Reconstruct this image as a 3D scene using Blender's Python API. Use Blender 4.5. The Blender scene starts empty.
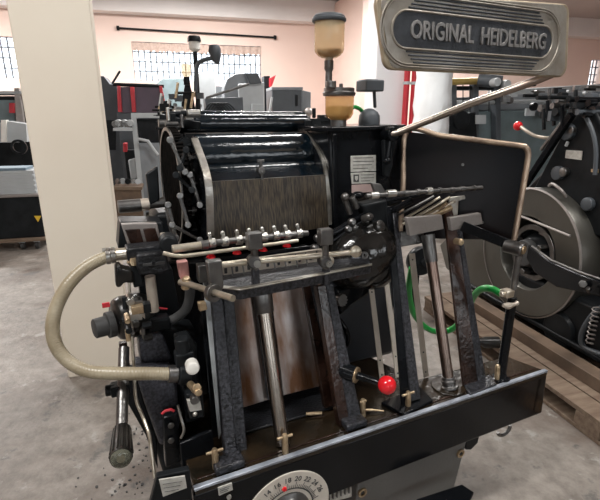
import bpy, bmesh, math, random
from mathutils import Vector as V, Matrix, Euler
random.seed(7)
S = bpy.context.scene
COL = S.collection
PI = math.pi
# ---------------------------------------------------------------- camera geometry (600 x 500, focal 450 px, pitch 16.5 deg)
F = 450.0; P = math.radians(16.5); H = 1.55
CAM = V((0, 0, H))
def ray(px, py):
    a = (px-300)/F; b = (250-py)/F
    return V((a, math.cos(P)+b*math.sin(P), -math.sin(P)+b*math.cos(P)))
MO = V((-.279, .965, 0)); MA = math.atan2(.575, 1.229)
MM = Matrix.Translation(MO) @ Matrix.Rotation(MA, 4, 'Z')         # press frame
MI = MM.inverted()
def hitw(px, py, p0, n):
    d = ray(px, py); n = V(n); t = n.dot(V(p0)-CAM)/n.dot(d)
    return CAM + d*t
# press-frame planes
LEAN = math.radians(19)
def mp(px, py, pl):
    c = MI @ CAM; d = MI.to_3x3() @ ray(px, py)
    k, v = pl
    if k == 'L': n = V((0, math.cos(LEAN), -math.sin(LEAN))); p0 = V((0, v, .6))
    elif k == 'T': n = V((0, math.sin(LEAN), math.cos(LEAN))); p0 = V(v)
    else: n = V({'X': (1, 0, 0), 'Y': (0, 1, 0), 'Z': (0, 0, 1)}[k]); p0 = n*v
    t = n.dot(p0-c)/n.dot(d)
    return c + d*t
def pn(pl):
    k = pl[0]
    return {'L': V((0, math.cos(LEAN), -math.sin(LEAN))), 'T': V((0, -math.sin(LEAN), -math.cos(LEAN))), 'X': V((1, 0, 0)), 'Y': V((0, 1, 0)), 'Z': V((0, 0, -1))}[k]
def Y(v): return ('Y', v)
# room frame: turned 15 degrees
RA = math.radians(15); RX = V((math.cos(RA), math.sin(RA), 0)); RY = V((-math.sin(RA), math.cos(RA), 0)); ZZ = V((0, 0, 1))
def rp(px, py, D): return hitw(px, py, RY*D, RY)
def rl(x, y, z=0): return RX*x + RY*y + ZZ*z
def coef(p): return p.dot(RX), p.dot(RY), p.z

# ---------------------------------------------------------------- materials
def mat(name, col, rough=.5, metal=0., bump=0., bscale=60., var=0., vscale=8., col2=None, coat=0., trans=0., emis=None, spec=None, det=4, stretch=None):
    m = bpy.data.materials.new(name); m.use_nodes = True
    nt = m.node_tree; b = nt.nodes['Principled BSDF']
    b.inputs['Base Color'].default_value = (*col, 1); b.inputs['Roughness'].default_value = rough; b.inputs['Metallic'].default_value = metal
    if coat: b.inputs['Coat Weight'].default_value = coat; b.inputs['Coat Roughness'].default_value = .08
    if trans: b.inputs['Transmission Weight'].default_value = trans
    if spec is not None: b.inputs['Specular IOR Level'].default_value = spec
    if emis: b.inputs['Emission Color'].default_value = (*emis[0], 1); b.inputs['Emission Strength'].default_value = emis[1]
    tc = nt.nodes.new('ShaderNodeTexCoord')
    src = tc.outputs['Object']
    if stretch:
        mpn = nt.nodes.new('ShaderNodeMapping'); mpn.inputs['Scale'].default_value = stretch
        nt.links.new(src, mpn.inputs['Vector']); src = mpn.outputs['Vector']
    if var or col2:
        n = nt.nodes.new('ShaderNodeTexNoise'); n.inputs['Scale'].default_value = vscale; n.inputs['Detail'].default_value = det
        nt.links.new(src, n.inputs['Vector'])
        r = nt.nodes.new('ShaderNodeValToRGB'); r.color_ramp.elements[0].position = .35; r.color_ramp.elements[1].position = .68
        c2 = col2 or tuple(min(1, c*(1+var)) for c in col)
        r.color_ramp.elements[0].color = (*col, 1); r.color_ramp.elements[1].color = (*c2, 1)
        nt.links.new(n.outputs['Fac'], r.inputs['Fac']); nt.links.new(r.outputs['Color'], b.inputs['Base Color'])
        rr = nt.nodes.new('ShaderNodeMapRange'); rr.inputs['To Min'].default_value = rough*.8; rr.inputs['To Max'].default_value = min(1, rough*1.35)
        nt.links.new(n.outputs['Fac'], rr.inputs['Value']); nt.links.new(rr.outputs['Result'], b.inputs['Roughness'])
    if bump:
        n2 = nt.nodes.new('ShaderNodeTexNoise'); n2.inputs['Scale'].default_value = bscale; n2.inputs['Detail'].default_value = 3
        nt.links.new(src, n2.inputs['Vector'])
        bp = nt.nodes.new('ShaderNodeBump'); bp.inputs['Strength'].default_value = bump; bp.inputs['Distance'].default_value = .004
        nt.links.new(n2.outputs['Fac'], bp.inputs['Height']); nt.links.new(bp.outputs['Normal'], b.inputs['Normal'])
    return m
def glassy(name, col, alpha=.5, rough=.05):
    m = bpy.data.materials.new(name); m.use_nodes = True; nt = m.node_tree; nt.nodes.remove(nt.nodes['Principled BSDF'])
    o = nt.nodes['Material Output']; t = nt.nodes.new('ShaderNodeBsdfTransparent'); t.inputs['Color'].default_value = (*[1-(1-c)*.5 for c in col], 1)
    p = nt.nodes.new('ShaderNodeBsdfPrincipled'); p.inputs['Base Color'].default_value = (*col, 1); p.inputs['Roughness'].default_value = rough
    x = nt.nodes.new('ShaderNodeMixShader'); x.inputs['Fac'].default_value = alpha
    nt.links.new(t.outputs[0], x.inputs[1]); nt.links.new(p.outputs[0], x.inputs[2]); nt.links.new(x.outputs[0], o.inputs['Surface'])
    return m
M = {}
M['enamel'] = mat('black enamel', (.004, .0045, .0055), .15, 0, .15, 25, .8, 6, spec=.22)
M['crinkle'] = mat('black crinkle paint', (.008, .0085, .010), .33, .1, 1.0, 130, 1.6, 14, spec=.35)
M['crinkle_lit'] = mat('window-lit crinkle paint', (.030, .031, .038), .34, .2, 1.0, 90, col2=(.085, .088, .108), vscale=120, det=2)  # crinkle paint with light from a front-left window put into its colour
M['post'] = mat('worn black casting', (.010, .0105, .012), .30, .25, 1.0, 90, col2=(.055, .056, .066), vscale=120, det=2)
M['brownpaint'] = mat('oily brown black paint', (.011, .005, .0035), .2, 0, .3, 60, col2=(.040, .020, .014), vscale=10)
M['oily'] = mat('oily black ledge', (.008, .007, .005), .2, 0, .5, 45, col2=(.030, .018, .009), vscale=7)
M['steel'] = mat('bright steel', (.50, .49, .46), .28, 1, .15, 90, .2, 20)
M['dsteel'] = mat('dark steel', (.13, .126, .122), .33, .9, .3, 80, .6, 20)
M['nickel'] = mat('yellowed nickel rod', (.66, .60, .50), .30, .85, .15, 90, col2=(.45, .39, .30), vscale=25)
M['brass'] = mat('dull brass', (.62, .48, .31), .36, .8, .2, 90, col2=(.36, .26, .16), vscale=40)
M['pole'] = mat('worn round steel pole', (.40, .355, .31), .27, 1, .1, 60, col2=(.25, .17, .14), vscale=5, stretch=(1, 1, .3))
M['edge'] = mat('rubbed metal edge', (.60, .58, .54), .35, .9, .3, 80, col2=(.30, .27, .22), vscale=18)
M['rubedge'] = mat('rubbed paint edge of ledge', (.46, .50, .57), .35, .4, .2, 80, col2=(.20, .22, .26), vscale=12)
M['ink'] = mat('inked roller', (.003, .006, .009), .14, 0, .5, 35, .7, 9, coat=.2)
M['inkplate'] = mat('streaked ink plate', (.012, .010, .008), .30, .3, .2, 80, col2=(.085, .064, .042), vscale=14, stretch=(14, 9, .3))
M['brownplate'] = mat('stained sheet steel', (.32, .285, .27), .3, .6, .2, 30, col2=(.13, .055, .022), vscale=5, stretch=(3.5, 3, .5))
M['signplate'] = mat('aged cast aluminium', (.42, .385, .34), .38, .6, .4, 60, col2=(.25, .215, .17), vscale=9)
M['signdark'] = mat('dark sign field', (.040, .043, .048), .42, .4, .4, 90, .8, 30)
M['signrim'] = mat('yellowed sign rim', (.46, .38, .27), .4, .4, .4, 60, col2=(.28, .215, .14), vscale=12)
M['letter'] = mat('cast letters', (.25, .24, .23), .38, .7, .2, 90, .3, 30)
M['guard'] = mat('black sheet guard', (.003, .0035, .005), .22, 0, .15, 8, col2=(.007, .005, .005), vscale=3, spec=.1)
M['guardrim'] = mat('rubbed copper coloured rim', (.50, .38, .28), .35, .75, .3, 60, col2=(.30, .22, .17), vscale=18)
M['gearhouse'] = mat('oily black gear housing', (.006, .006, .006), .12, .1, .9, 22, col2=(.02, .018, .016), vscale=18, spec=.6)
M['greycab'] = mat('dark grey cabinet paint', (.115, .112, .105), .45, 0, .2, 60, .25, 5)
M['greysmooth'] = mat('blue grey casting', (.030, .034, .040), .35, 0, .2, 20, .4, 4)
M['hose'] = mat('ribbed beige hose', (.36, .31, .22), .3, 0, .2, 30, col2=(.24, .195, .125), vscale=10)
M['hoserib'] = mat('hose wire rib', (.30, .25, .16), .4)
M['red'] = mat('red plastic', (.72, .012, .02), .2, 0, .05, 20, coat=.3)
M['redpaint'] = mat('red paint', (.42, .02, .03), .4, 0, .1, 30, .2, 8)
M['pink'] = mat('faded pink block', (.42, .20, .18), .55, 0, .3, 60, .3, 20)
M['white'] = mat('white enamel', (.74, .72, .67), .35, 0, .1, 40, .1, 9)
M['label'] = mat('printed label', (.55, .54, .50), .45, 0, .05, 40, col2=(.42, .40, .36), vscale=60)
M['labelpink'] = mat('pinkish label', (.45, .33, .31), .45, 0, .05, 40, .15, 30)
M['print'] = mat('label print', (.05, .05, .05), .6)
M['dial'] = mat('ivory dial', (.60, .55, .48), .4, 0, .1, 40, .12, 20)
M['amber'] = glassy('amber stained glass', (.80, .52, .20), .45, .06)
M['cloudy'] = glassy('cloudy glass', (.86, .68, .42), .42, .06)
M['oil'] = mat('brown oil', (.62, .32, .07), .2, 0, .2, 20, col2=(.34, .15, .03), vscale=20)
M['blackplastic'] = mat('black plastic', (.007, .007, .007), .28, 0, .3, 40, col2=(.02, .017, .014), vscale=20, spec=.35)
M['rubber'] = mat('dark rubber', (.03, .03, .03), .6, 0, .3, 60, .5, 20)
M['clear'] = glassy('clear plastic end', (.22, .22, .17), .45, .08)
M['strip'] = mat('ivory steel strip', (.50, .44, .37), .38, .5, .2, 60, .2, 20)
M['block'] = mat('grey machined block', (.27, .245, .23), .4, .45, .2, 70, .2, 20)
M['gearblack'] = mat('greasy dark gear', (.005, .005, .005), .5, 0, .6, 60, col2=(.014, .012, .011), vscale=40, spec=0.)
M['green'] = mat('green hose', (.010, .27, .045), .3, 0, .1, 40, .4, 14)
M['wood'] = mat('weathered pallet wood', (.13, .085, .058), .75, 0, .6, 12, col2=(.21, .155, .11), vscale=4, stretch=(1.2, 9, 9))
M['woodlight'] = mat('pale wood block', (.50, .30, .16), .7, 0, .4, 20, .3, 12)
M['wooddark'] = mat('dark oily wood', (.09, .06, .04), .7, 0, .5, 20, .8, 7)
M['whgrey'] = mat('brushed wheel guard', (.115, .112, .100), .33, .6, .15, 30, col2=(.085, .078, .066), vscale=3)
M['bgdark'] = mat('old dark machine paint', (.008, .009, .010), .34, 0, .3, 30, .9, 8, spec=.13)
M['bggrey'] = mat('grey machine paint', (.20, .215, .23), .45, 0, .1, 30, .2, 5)
M['bggreyd'] = mat('slate machine paint', (.055, .063, .072), .45, 0, .1, 30, .3, 5)
M['bgteal'] = mat('blue green machine paint', (.13, .17, .18), .45, 0, .1, 30, .3, 6)
M['bglight'] = mat('light grey machine paint', (.40, .42, .43), .45, 0, .1, 30, .1, 6)
M['purple'] = mat('purple machine bed', (.065, .042, .062), .4, 0, .1, 30, .25, 5)
M['gold'] = mat('brass roller', (.50, .36, .12), .35, .6, .1, 30, .2, 9)
M['pillar'] = mat('cream pillar paint', (.76, .685, .575), .75, 0, .12, 6, col2=(.72, .64, .535), vscale=1.6)
M['wall'] = mat('peach wall paint', (.78, .61, .535), .8, 0, .1, 12, col2=(.75, .58, .515), vscale=1.2)
M['ceil'] = mat('ceiling paint', (.40, .35, .33), .85, 0, .1, 6, .1, 1)
M['cornice'] = mat('white beam paint', (.74, .70, .68), .8, 0, .1, 6, .06, 2)
M['whitecol'] = mat('white column paint', (.70, .70, .71), .7, 0, .1, 6, .06, 2)
M['wrap'] = mat('crumpled white plastic', (.84, .86, .87), .3, 0, 1.0, 14, .06, 6)
M['grille'] = mat('window bar paint', (.10, .11, .13), .6)
M['pane'] = glassy('window pane', (.8, .85, .9), .12, .03)
M['cloth'] = mat('brown fringe cloth', (.45, .34, .29), .9, 0, .4, 30, .3, 20)
M['yellow'] = mat('yellow paint', (.70, .45, .03), .5)
M['blueb'] = mat('faded blue', (.17, .23, .28), .6, 0, .1, 10, .2, 10)

def floor_mat():
    m = bpy.data.materials.new('stained concrete'); m.use_nodes = True; nt = m.node_tree; b = nt.nodes['Principled BSDF']
    tc = nt.nodes.new('ShaderNodeTexCoord')
    def noise(sc, det=6, ro=.6):
        n = nt.nodes.new('ShaderNodeTexNoise'); n.inputs['Scale'].default_value = sc; n.inputs['Detail'].default_value = det; n.inputs['Roughness'].default_value = ro
        nt.links.new(tc.outputs['Object'], n.inputs['Vector']); return n
    def ramp(n, p0, c0, p1, c1):
        r = nt.nodes.new('ShaderNodeValToRGB'); e = r.color_ramp.elements
        e[0].position = p0; e[0].color = (*c0, 1); e[1].position = p1; e[1].color = (*c1, 1)
        nt.links.new(n.outputs['Fac'], r.inputs['Fac']); return r
    def mix(a, c, fac=None, mode='MULTIPLY', f=1.):
        x = nt.nodes.new('ShaderNodeMix'); x.data_type = 'RGBA'; x.blend_type = mode; x.inputs[0].default_value = f
        nt.links.new(a, x.inputs[6])
        if isinstance(c, tuple): x.inputs[7].default_value = (*c, 1)
        else: nt.links.new(c, x.inputs[7])
        if fac: nt.links.new(fac, x.inputs[0])
        return x.outputs[2]
    base = ramp(noise(1.3), .3, (.185, .165, .148), .7, (.31, .285, .26))
    fine = ramp(noise(9, 8, .7), .3, (.52, .49, .47), .62, (1.1, 1.08, 1.05))
    c = mix(base.outputs[0], fine.outputs[0])
    brown = ramp(noise(2.2, 5), .48, (0, 0, 0), .66, (.8, .8, .8))
    c = mix(c, (.115, .085, .068), brown.outputs[0], 'MIX')
    oil = ramp(noise(4.5, 7, .7), .57, (0, 0, 0), .64, (.75, .75, .75))
    c = mix(c, (.07, .067, .064), oil.outputs[0], 'MIX')
    pale = ramp(noise(6.5, 6, .65), .60, (0, 0, 0), .66, (.7, .7, .7))
    c = mix(c, (.36, .345, .32), pale.outputs[0], 'MIX')
    nt.links.new(c, b.inputs['Base Color']); b.inputs['Roughness'].default_value = .5
    nn = noise(30, 4); bp = nt.nodes.new('ShaderNodeBump'); bp.inputs['Strength'].default_value = .35; bp.inputs['Distance'].default_value = .01
    nt.links.new(nn.outputs['Fac'], bp.inputs['Height']); nt.links.new(bp.outputs['Normal'], b.inputs['Normal'])
    return m
M['floor'] = floor_mat()

# ---------------------------------------------------------------- mesh helper
def basis(d, up=None):
    d = V(d).normalized(); up = V(up) if up is not None else (V((0, 0, 1)) if abs(d.z) < .95 else V((0, 1, 0)))
    x = up.cross(d); x.normalize(); y = d.cross(x)
    return Matrix((x, y, d)).transposed()
class MB:
    def __init__(s): s.bm = bmesh.new()
    def _f(s, vs):
        try: return s.bm.faces.new(vs)
        except ValueError: return None
    def box(s, c, size, R=None):
        c = V(c); h = V(size)/2; vs = []
        for sx in (-1, 1):
            for sy in (-1, 1):
                for sz in (-1, 1):
                    o = V((sx*h.x, sy*h.y, sz*h.z))
                    if R is not None: o = R @ o
                    vs.append(s.bm.verts.new(c+o))
        for f in ((0, 1, 3, 2), (4, 6, 7, 5), (0, 4, 5, 1), (2, 3, 7, 6), (0, 2, 6, 4), (1, 5, 7, 3)): s._f([vs[i] for i in f])
        return s
    def bar(s, a, b, w, h, up=None):
        a = V(a); b = V(b); R = basis(b-a, up); return s.box((a+b)/2, (w, h, (b-a).length), R)
    def cyl(s, a, b, r, r2=None, n=20, cap=True):
        a = V(a); b = V(b); return s.lathe(a, b-a, [(0, r), ((b-a).length, r if r2 is None else r2)], n, cap)
    def lathe(s, o, d, prof, n=24, cap=True):
        o = V(o); R = basis(d); d = V(d).normalized(); rings = []
        for h, r in prof:
            rings.append([s.bm.verts.new(o + d*h + R @ V((math.cos(2*PI*i/n)*r, math.sin(2*PI*i/n)*r, 0))) for i in range(n)])
        for k in range(len(rings)-1):
            for i in range(n): s._f([rings[k][i], rings[k][(i+1) % n], rings[k+1][(i+1) % n], rings[k+1][i]])
        if cap: s._f(rings[0][::-1]); s._f(rings[-1])
        return s
    def ring(s, c, d, R0, R1, th, n=32):     # annulus plate centred at c, inner R0 outer R1
        c = V(c); return s.lathe(c-V(d).normalized()*th/2, d, [(0, R0), (0, R1), (th, R1), (th, R0), (0, R0)], n, False)
    def tube(s, pts, r, n=12, rib=None):
        pts = [V(p) for p in pts]; N = len(pts); rings = []; prev = None
        for i, p in enumerate(pts):
            d = (pts[min(i+1, N-1)]-pts[max(i-1, 0)]).normalized()
            if prev is None: R = basis(d); x = R.col[0]
            else: x = (prev - d*prev.dot(d)).normalized()
            y = d.cross(x); prev = x
            rr = r[i] if isinstance(r, (list, tuple)) else r
            if rib and (i % rib[0] == 0): rr *= rib[1]
            rings.append([s.bm.verts.new(p + x*math.cos(2*PI*k/n)*rr + y*math.sin(2*PI*k/n)*rr) for k in range(n)])
        for k in range(N-1):
            for i in range(n): s._f([rings[k][i], rings[k][(i+1) % n], rings[k+1][(i+1) % n], rings[k+1][i]])
        s._f(rings[0][::-1]); s._f(rings[-1]); return s
    def prism(s, poly, ext):
        poly = [V(p) for p in poly]; ext = V(ext)
        a = [s.bm.verts.new(p) for p in poly]; b = [s.bm.verts.new(p+ext) for p in poly]; n = len(poly)
        s._f(a[::-1]); s._f(b)
        for i in range(n): s._f([a[i], a[(i+1) % n], b[(i+1) % n], b[i]])
        return s
    def ball(s, c, r, sc=(1, 1, 1), R=None, u=24, v=14):
        mt = Matrix.Translation(V(c)) @ ((R.to_4x4()) if R is not None else Matrix()) @ Matrix.Diagonal((r*sc[0], r*sc[1], r*sc[2], 1))
        bmesh.ops.create_uvsphere(s.bm, u_segments=u, v_segments=v, radius=1, matrix=mt); return s
    def gear(s, c, d, r, th, teeth, tooth=.01, hole=0):
        c = V(c); R = basis(d); d = V(d).normalized(); pts = []
        for i in range(teeth*2):
            a0 = 2*PI*i/(teeth*2); rr = r if i % 2 else r-tooth
            for a in (a0, a0+PI/teeth*.8): pts.append(c - d*th/2 + R @ V((math.cos(a)*rr, math.sin(a)*rr, 0)))
        return s.prism(pts, d*th)
    def build(s, name, m, parent=None, bevel=0., smooth=True, kind=None, label=None, seg=2):
        bmesh.ops.recalc_face_normals(s.bm, faces=s.bm.faces)
        if parent is not None:
            root = parent
            while root.parent: root = root.parent
            if root.name in INV: s.bm.transform(INV[root.name])
        me = bpy.data.meshes.new(name); s.bm.to_mesh(me); s.bm.free()
        me.materials.append(M[m] if isinstance(m, str) else m)
        if smooth:
            for p in me.polygons: p.use_smooth = True
            me.set_sharp_from_angle(angle=math.radians(38))
        o = bpy.data.objects.new(name, me); COL.objects.link(o)
        if parent is not None: o.parent = parent
        if bevel:
            b = o.modifiers.new('bevel', 'BEVEL'); b.width = bevel; b.segments = seg; b.limit_method = 'ANGLE'; b.angle_limit = math.radians(40)
            b.harden_normals = False
        if kind: o['kind'] = kind
        if label: o['label'] = label
        return o
INV = {}
def thing(name, label, cat, loc=(0, 0, 0), rot=0., group=None, press=False):
    o = bpy.data.objects.new(name, None); COL.objects.link(o); o.empty_display_size = .1
    o.location = loc; o.rotation_euler = (0, 0, rot); o['label'] = label; o['category'] = cat
    if group: o['group'] = group
    if not press: INV[o.name] = (Matrix.Translation(V(loc)) @ Matrix.Rotation(rot, 4, 'Z')).inverted()
    return o
def tag(o, label, cat, group=None):
    o['label'] = label; o['category'] = cat
    if group: o['group'] = group
    return o
def rect(x0, y0, x1, y1): return [(x0, y0), (x1, y0), (x1, y1), (x0, y1)]
def text(s_, size, ext, mtx, m, parent, name='lettering', sx=1., off=0., align='CENTER'):
    cu = bpy.data.curves.new(name, 'FONT'); cu.body = s_; cu.size = size; cu.extrude = ext; cu.offset = off
    cu.align_x = align; cu.align_y = 'CENTER'; cu.resolution_u = 3; cu.bevel_depth = ext*.3
    to = bpy.data.objects.new('t', cu); COL.objects.link(to)
    bpy.context.view_layer.update()
    dg = bpy.context.evaluated_depsgraph_get(); me = bpy.data.meshes.new_from_object(to.evaluated_get(dg))
    bpy.data.objects.remove(to); me.transform(mtx @ Matrix.Diagonal((sx, 1, 1, 1)))
    me.materials.clear(); me.materials.append(M[m]); me.name = name
    o = bpy.data.objects.new(name, me); COL.objects.link(o); o.parent = parent
    return o
def smooth_path(pts, k=10):
    pts = [V(p) for p in pts]; out = []
    for i in range(len(pts)-1):
        p0 = pts[max(i-1, 0)]; p1 = pts[i]; p2 = pts[i+1]; p3 = pts[min(i+2, len(pts)-1)]
        for j in range(k):
            t = j/k; out.append(.5*((2*p1)+(p2-p0)*t+(2*p0-5*p1+4*p2-p3)*t*t+(3*p1-p0-3*p2+p3)*t**3))
    out.append(pts[-1]); return out

# ================================================================ THE SETTING
DW = 12.2; XL = -9.; XR = 13.; YB = -5.
zc = rp(200, 13, DW).z + .02
def roombox(name, m, x0, x1, y0, y1, z0, z1):
    mb = MB(); mb.prism([rl(x0, y0, z0), rl(x1, y0, z0), rl(x1, y1, z0), rl(x0, y1, z0)], (0, 0, z1-z0))
    return mb.build(name, m, None, smooth=False, kind='structure')
roombox('floor', 'floor', XL, XR, YB, DW+.3, -.1, 0)
roombox('ceiling', 'ceil', XL, XR, YB, DW+.3, zc+.35, zc+.5)
roombox('wall_left', 'wall', XL-.2, XL, YB, DW+.3, 0, zc+.35)
roombox('wall_right', 'wall', XR, XR+.2, YB, DW+.3, 0, zc+.35)
# unseen wall behind the camera, window openings added to shape light and reflections
def piece(mb, x0, x1, z0, z1): mb.prism([rl(x0, YB, z0), rl(x1, YB, z0), rl(x1, YB+.2, z0), rl(x0, YB+.2, z0)], (0, 0, z1-z0))
mb = MB(); piece(mb, XL, XR, 0, 1.5); piece(mb, XL, XR, 3.1, zc+.35); xx = XL
for a, b in ((-5.5, -3.5), (-1.4, .4), (3.0, 5.0), (7.5, 9.5)): piece(mb, xx, a, 1.5, 3.1); xx = b
piece(mb, xx, XR, 1.5, 3.1); mb.build('wall_front', 'greycab', None, smooth=False, kind='structure')
# back wall with window openings
wt = rp(200, 44, DW).z; wb = rp(8, 78, DW).z
wins = []
for a, b in ((-40, 16), (133, 261), (348, 362), (592, 640)):
    wins.append((coef(rp(a, 60, DW))[0], coef(rp(b, 60, DW))[0]))
mb = MB()
def wallpiece(mb, x0, x1, z0, z1, y0=DW, th=.25): mb.prism([rl(x0, y0, z0), rl(x1, y0, z0), rl(x1, y0+th, z0), rl(x0, y0+th, z0)], (0, 0, z1-z0))
wallpiece(mb, XL, XR, 0, wb); wallpiece(mb, XL, XR, wt, zc+.35)
xs = [XL]+[v for w_ in wins for v in w_]+[XR]
for i in range(0, len(xs), 2):
    if xs[i+1] > xs[i]: wallpiece(mb, xs[i], xs[i+1], wb, wt)
mb.build('wall_back', 'wall', None, smooth=False, kind='structure')
for i, (a, b) in enumerate(wins):
    mb = MB(); n = max(2, round((b-a)/.135))
    for k in range(n+1): x = a+(b-a)*k/n; mb.bar(rl(x, DW+.08, wb), rl(x, DW+.08, wt), .030, .03, RY)
    nz = 4
    for k in range(nz+1): z = wb+(wt-wb)*k/nz; mb.bar(rl(a, DW+.08, z), rl(b, DW+.08, z), .024, .03, RY)
    o = mb.build(f'window_{i+1}', 'grille', None, smooth=False, kind='structure')
    mb = MB(); wallpiece(mb, a, b, wb, wt, DW+.14, .006); p = mb.build('glass_pane', 'pane', o, smooth=False)
# cornice beam under the ceiling
zb0 = rp(200, 15.5, DW-.35).z; zb1 = rp(200, 8.5, DW-.35).z
mb = MB(); wallpiece(mb, XL, XR, zb0, zc+.35, DW-.35, .35); mb.build('trim_1', 'cornice', None, smooth=False, kind='structure')
# pilaster and far white column
xa, xb = coef(rp(361, 60, 10.))[0], coef(rp(377.5, 60, 10.))[0]
roombox('trim_2', 'wall', xa, xb, 10., DW, 0, zc+.3)
xa, xb = coef(rp(377, 60, 6.5))[0], coef(rp(405, 60, 6.5))[0]
roombox('trim_3', 'whitecol', xa, xb, 6.5, 6.9, 0, zc+.35)
# near cream pillar
c0 = V((-1.43, 2.44, 0)); mb = MB(); mb.prism([c0, c0+RX*.378, c0+RX*.378+RY*.10, c0+RY*.10], (0, 0, zc+.35))
mb.build('trim_4', 'pillar', None, bevel=.008, smooth=False, kind='structure')

# wall conduit and window fringe
mb = MB(); a = rp(118, 28, DW-.05); b = rp(275, 37.5, DW-.05); mb.cyl(a, b, .022, n=10)
for p in (a, b): mb.cyl(p-RX*.03, p+RX*.03, .05, n=12)
mb.cyl(a, a+RY*.06, .02, n=8); mb.cyl(b, b+RY*.06, .02, n=8)
tag(mb.build('curtain_rod', 'bgdark'), 'long thin dark rod fixed on the peach wall above the middle window', 'curtain rod')
mb = MB(); a, b = wins[1]; pts = []
n = 90; zt = wt-.02
for k in range(n+1): pts.append(rl(a+(b-a)*k/n, DW-.012+.012*math.sin(k*1.3), zt))
low = [p-ZZ*(.16+.05*random.random()) for p in pts]
poly = [(pts[i], pts[i+1], low[i+1], low[i]) for i in range(n)]
for q in poly: mb.prism(q, RY*.01)
tag(mb.build('window_valance', 'cloth'), 'tattered brown fringe hanging along the top of the middle window', 'curtain')

# ================================================================ THE PRESS (foreground)
R0 = thing('platen_press', 'large black letterpress machine in the foreground with red ball lever and round oil glasses', 'printing press', MO, MA, press=True)
def P_(pl):
    return lambda px, py: mp(px, py, pl)
def slab(mb, poly, pl, th, off=0.):
    n = pn(pl); return mb.prism([mp(x, y, pl)+n*off for x, y in poly], n*th)
def part(name, m, fn, parent=R0, bevel=.0, **k):
    mb = MB(); fn(mb); return mb.build(name, m, parent, bevel, **k)
def S1(name, poly, pl, th, m, parent=R0, bevel=.003, **k):
    return part(name, m, lambda b: slab(b, poly, pl, th), parent, bevel, **k)
def rodp(name, a, b, r, m, parent=R0, n=20, r2=None, **k):
    return part(name, m, lambda q: q.cyl(mp(*a), mp(*b), r, r2, n), parent, .0015, **k)
# ---- pedestal and ledge
part('pedestal', 'enamel', lambda b: (b.box((.52, .72, .22), (.86, .66, .40)), b.box((.5, .72, .03), (1.0, .85, .06))), bevel=.02)
part('apron', 'enamel', lambda b: b.prism([(-.005, 0, .405), (-.005, 0, .583), (1.375, 0, .583), (1.385, 0, .405)], (0, .035, 0)), bevel=.006)
part('ledge', 'oily', lambda b: b.prism([(0, .0, .578), (1.375, 0, .578), (1.325, .15, .578), (.88, .17, .578), (.80, .42, .578), (0, .42, .578)], (0, 0, .02)), bevel=.004)
part('ledge_edge', 'rubedge', lambda b: b.box((.685, .006, .5995), (1.376, .016, .009)), bevel=.002, label='rubbed bare metal front edge')
part('ledge_groove', 'brownpaint', lambda b: b.box((.68, .035, .599), (1.33, .006, .004)), bevel=.001)
part('end_bracket', 'enamel', lambda b: b.prism([(1.35, .0, .42), (1.35, .16, .46), (1.35, .16, .58), (1.35, .0, .58)], (-.03, 0, 0)), bevel=.006)
# ---- cabinet below
kx = mp(467, 447, Y(.03)); lx = mp(357, 492, Y(.03))
cab = part('cabinet', 'greycab', lambda b: b.prism([(lx.x, .03, .415), (kx.x, .03, .415), (kx.x-.012, .03, .33), (kx.x-.06, .03, .06), (lx.x, .03, .06)], (0, .5, 0)), bevel=.006, label='dark grey steel cabinet under the ledge')
for px, py in ((362, 492), (460, 453)):
    c = mp(px, py, Y(.03)); part('lock_ring', 'brass', lambda b: b.ring(c-V((0, .003, 0)), (0, 1, 0), .009, .017, .006, 24), cab)
    part('keyhole', 'rubber', lambda b: b.cyl(c+V((0, .0005, 0)), c-V((0, .002, 0)), .0085, n=16), cab)
S1('tray', [(416, 499), (462, 484), (474, 492), (470, 500), (445, 512), (420, 512)], ('Z', .30), .012, 'enamel', cab)
S1('motor_plate', [(323, 497), (352, 487), (352, 497), (325, 505)], Y(.02), .03, 'label')
for i in range(7):
    a = mp(325+i*4, 497-i*1.4, Y(.016)); part('fin', 'dsteel', lambda b: b.box(a-V((0, 0, .006)), (.005, .008, .022)), bevel=.001)
part('apron_rear_foot', 'rubber', lambda b: (b.cyl((1.14, .22, .40), (1.14, .22, .33), .03, n=16)), bevel=.004)
S1('ledge_hook', [(466, 438), (480, 433), (478, 443), (471, 450), (466, 450)], Y(.06), .04, 'bgdark')
cc = mp(504, 429, Y(.05)); part('ring_hook', 'dsteel', lambda b: b.tube([cc+V((math.cos(t)*.034, 0, math.sin(t)*.028)) for t in [PI+.2+i*(PI+.1)/20 for i in range(21)]], .007, 10))
# ---- dial
dc = mp(288, 512, Y(-.004)); dr = (mp(286, 474.5, Y(-.004))-dc).length
part('speed_dial', 'dial', lambda b: b.prism([dc+V((math.cos(t)*dr, 0, math.sin(t)*dr)) for t in [i*2*PI/64 for i in range(64)]], (0, .004, 0)), bevel=.001)
D = [o for o in R0.children if o.name.startswith('speed_dial')][0]
part('dial_arc', 'print', lambda b: b.ring(dc-V((0, .0006, 0)), (0, 1, 0), dr*.58, dr*.605, .001, 64), D)
def ticks(b):
    for i in range(41):
        t = math.radians(10+i*4); r1 = dr*(.68 if i % 4 else .74)
        b.bar(dc+V((math.cos(t)*dr*.6, -.0006, math.sin(t)*dr*.6)), dc+V((math.cos(t)*r1, -.0006, math.sin(t)*r1)), .0012, .0012, (0, 1, 0))
part('dial_ticks', 'print', ticks, D, smooth=False)
for k, s_ in enumerate(['10', '12', '14', '16', '18', '20', '22', '24', '26']):
    t = math.radians(158-k*17)
    mt = Matrix.Translation(dc+V((math.cos(t)*dr*.82, -.0008, math.sin(t)*dr*.82))) @ Matrix.Rotation(PI/2, 4, 'X') @ Matrix.Rotation(t-PI/2, 4, 'Z')
    text(s_, dr*.17, .0004, mt, 'print', D, 'dial_number')
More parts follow.
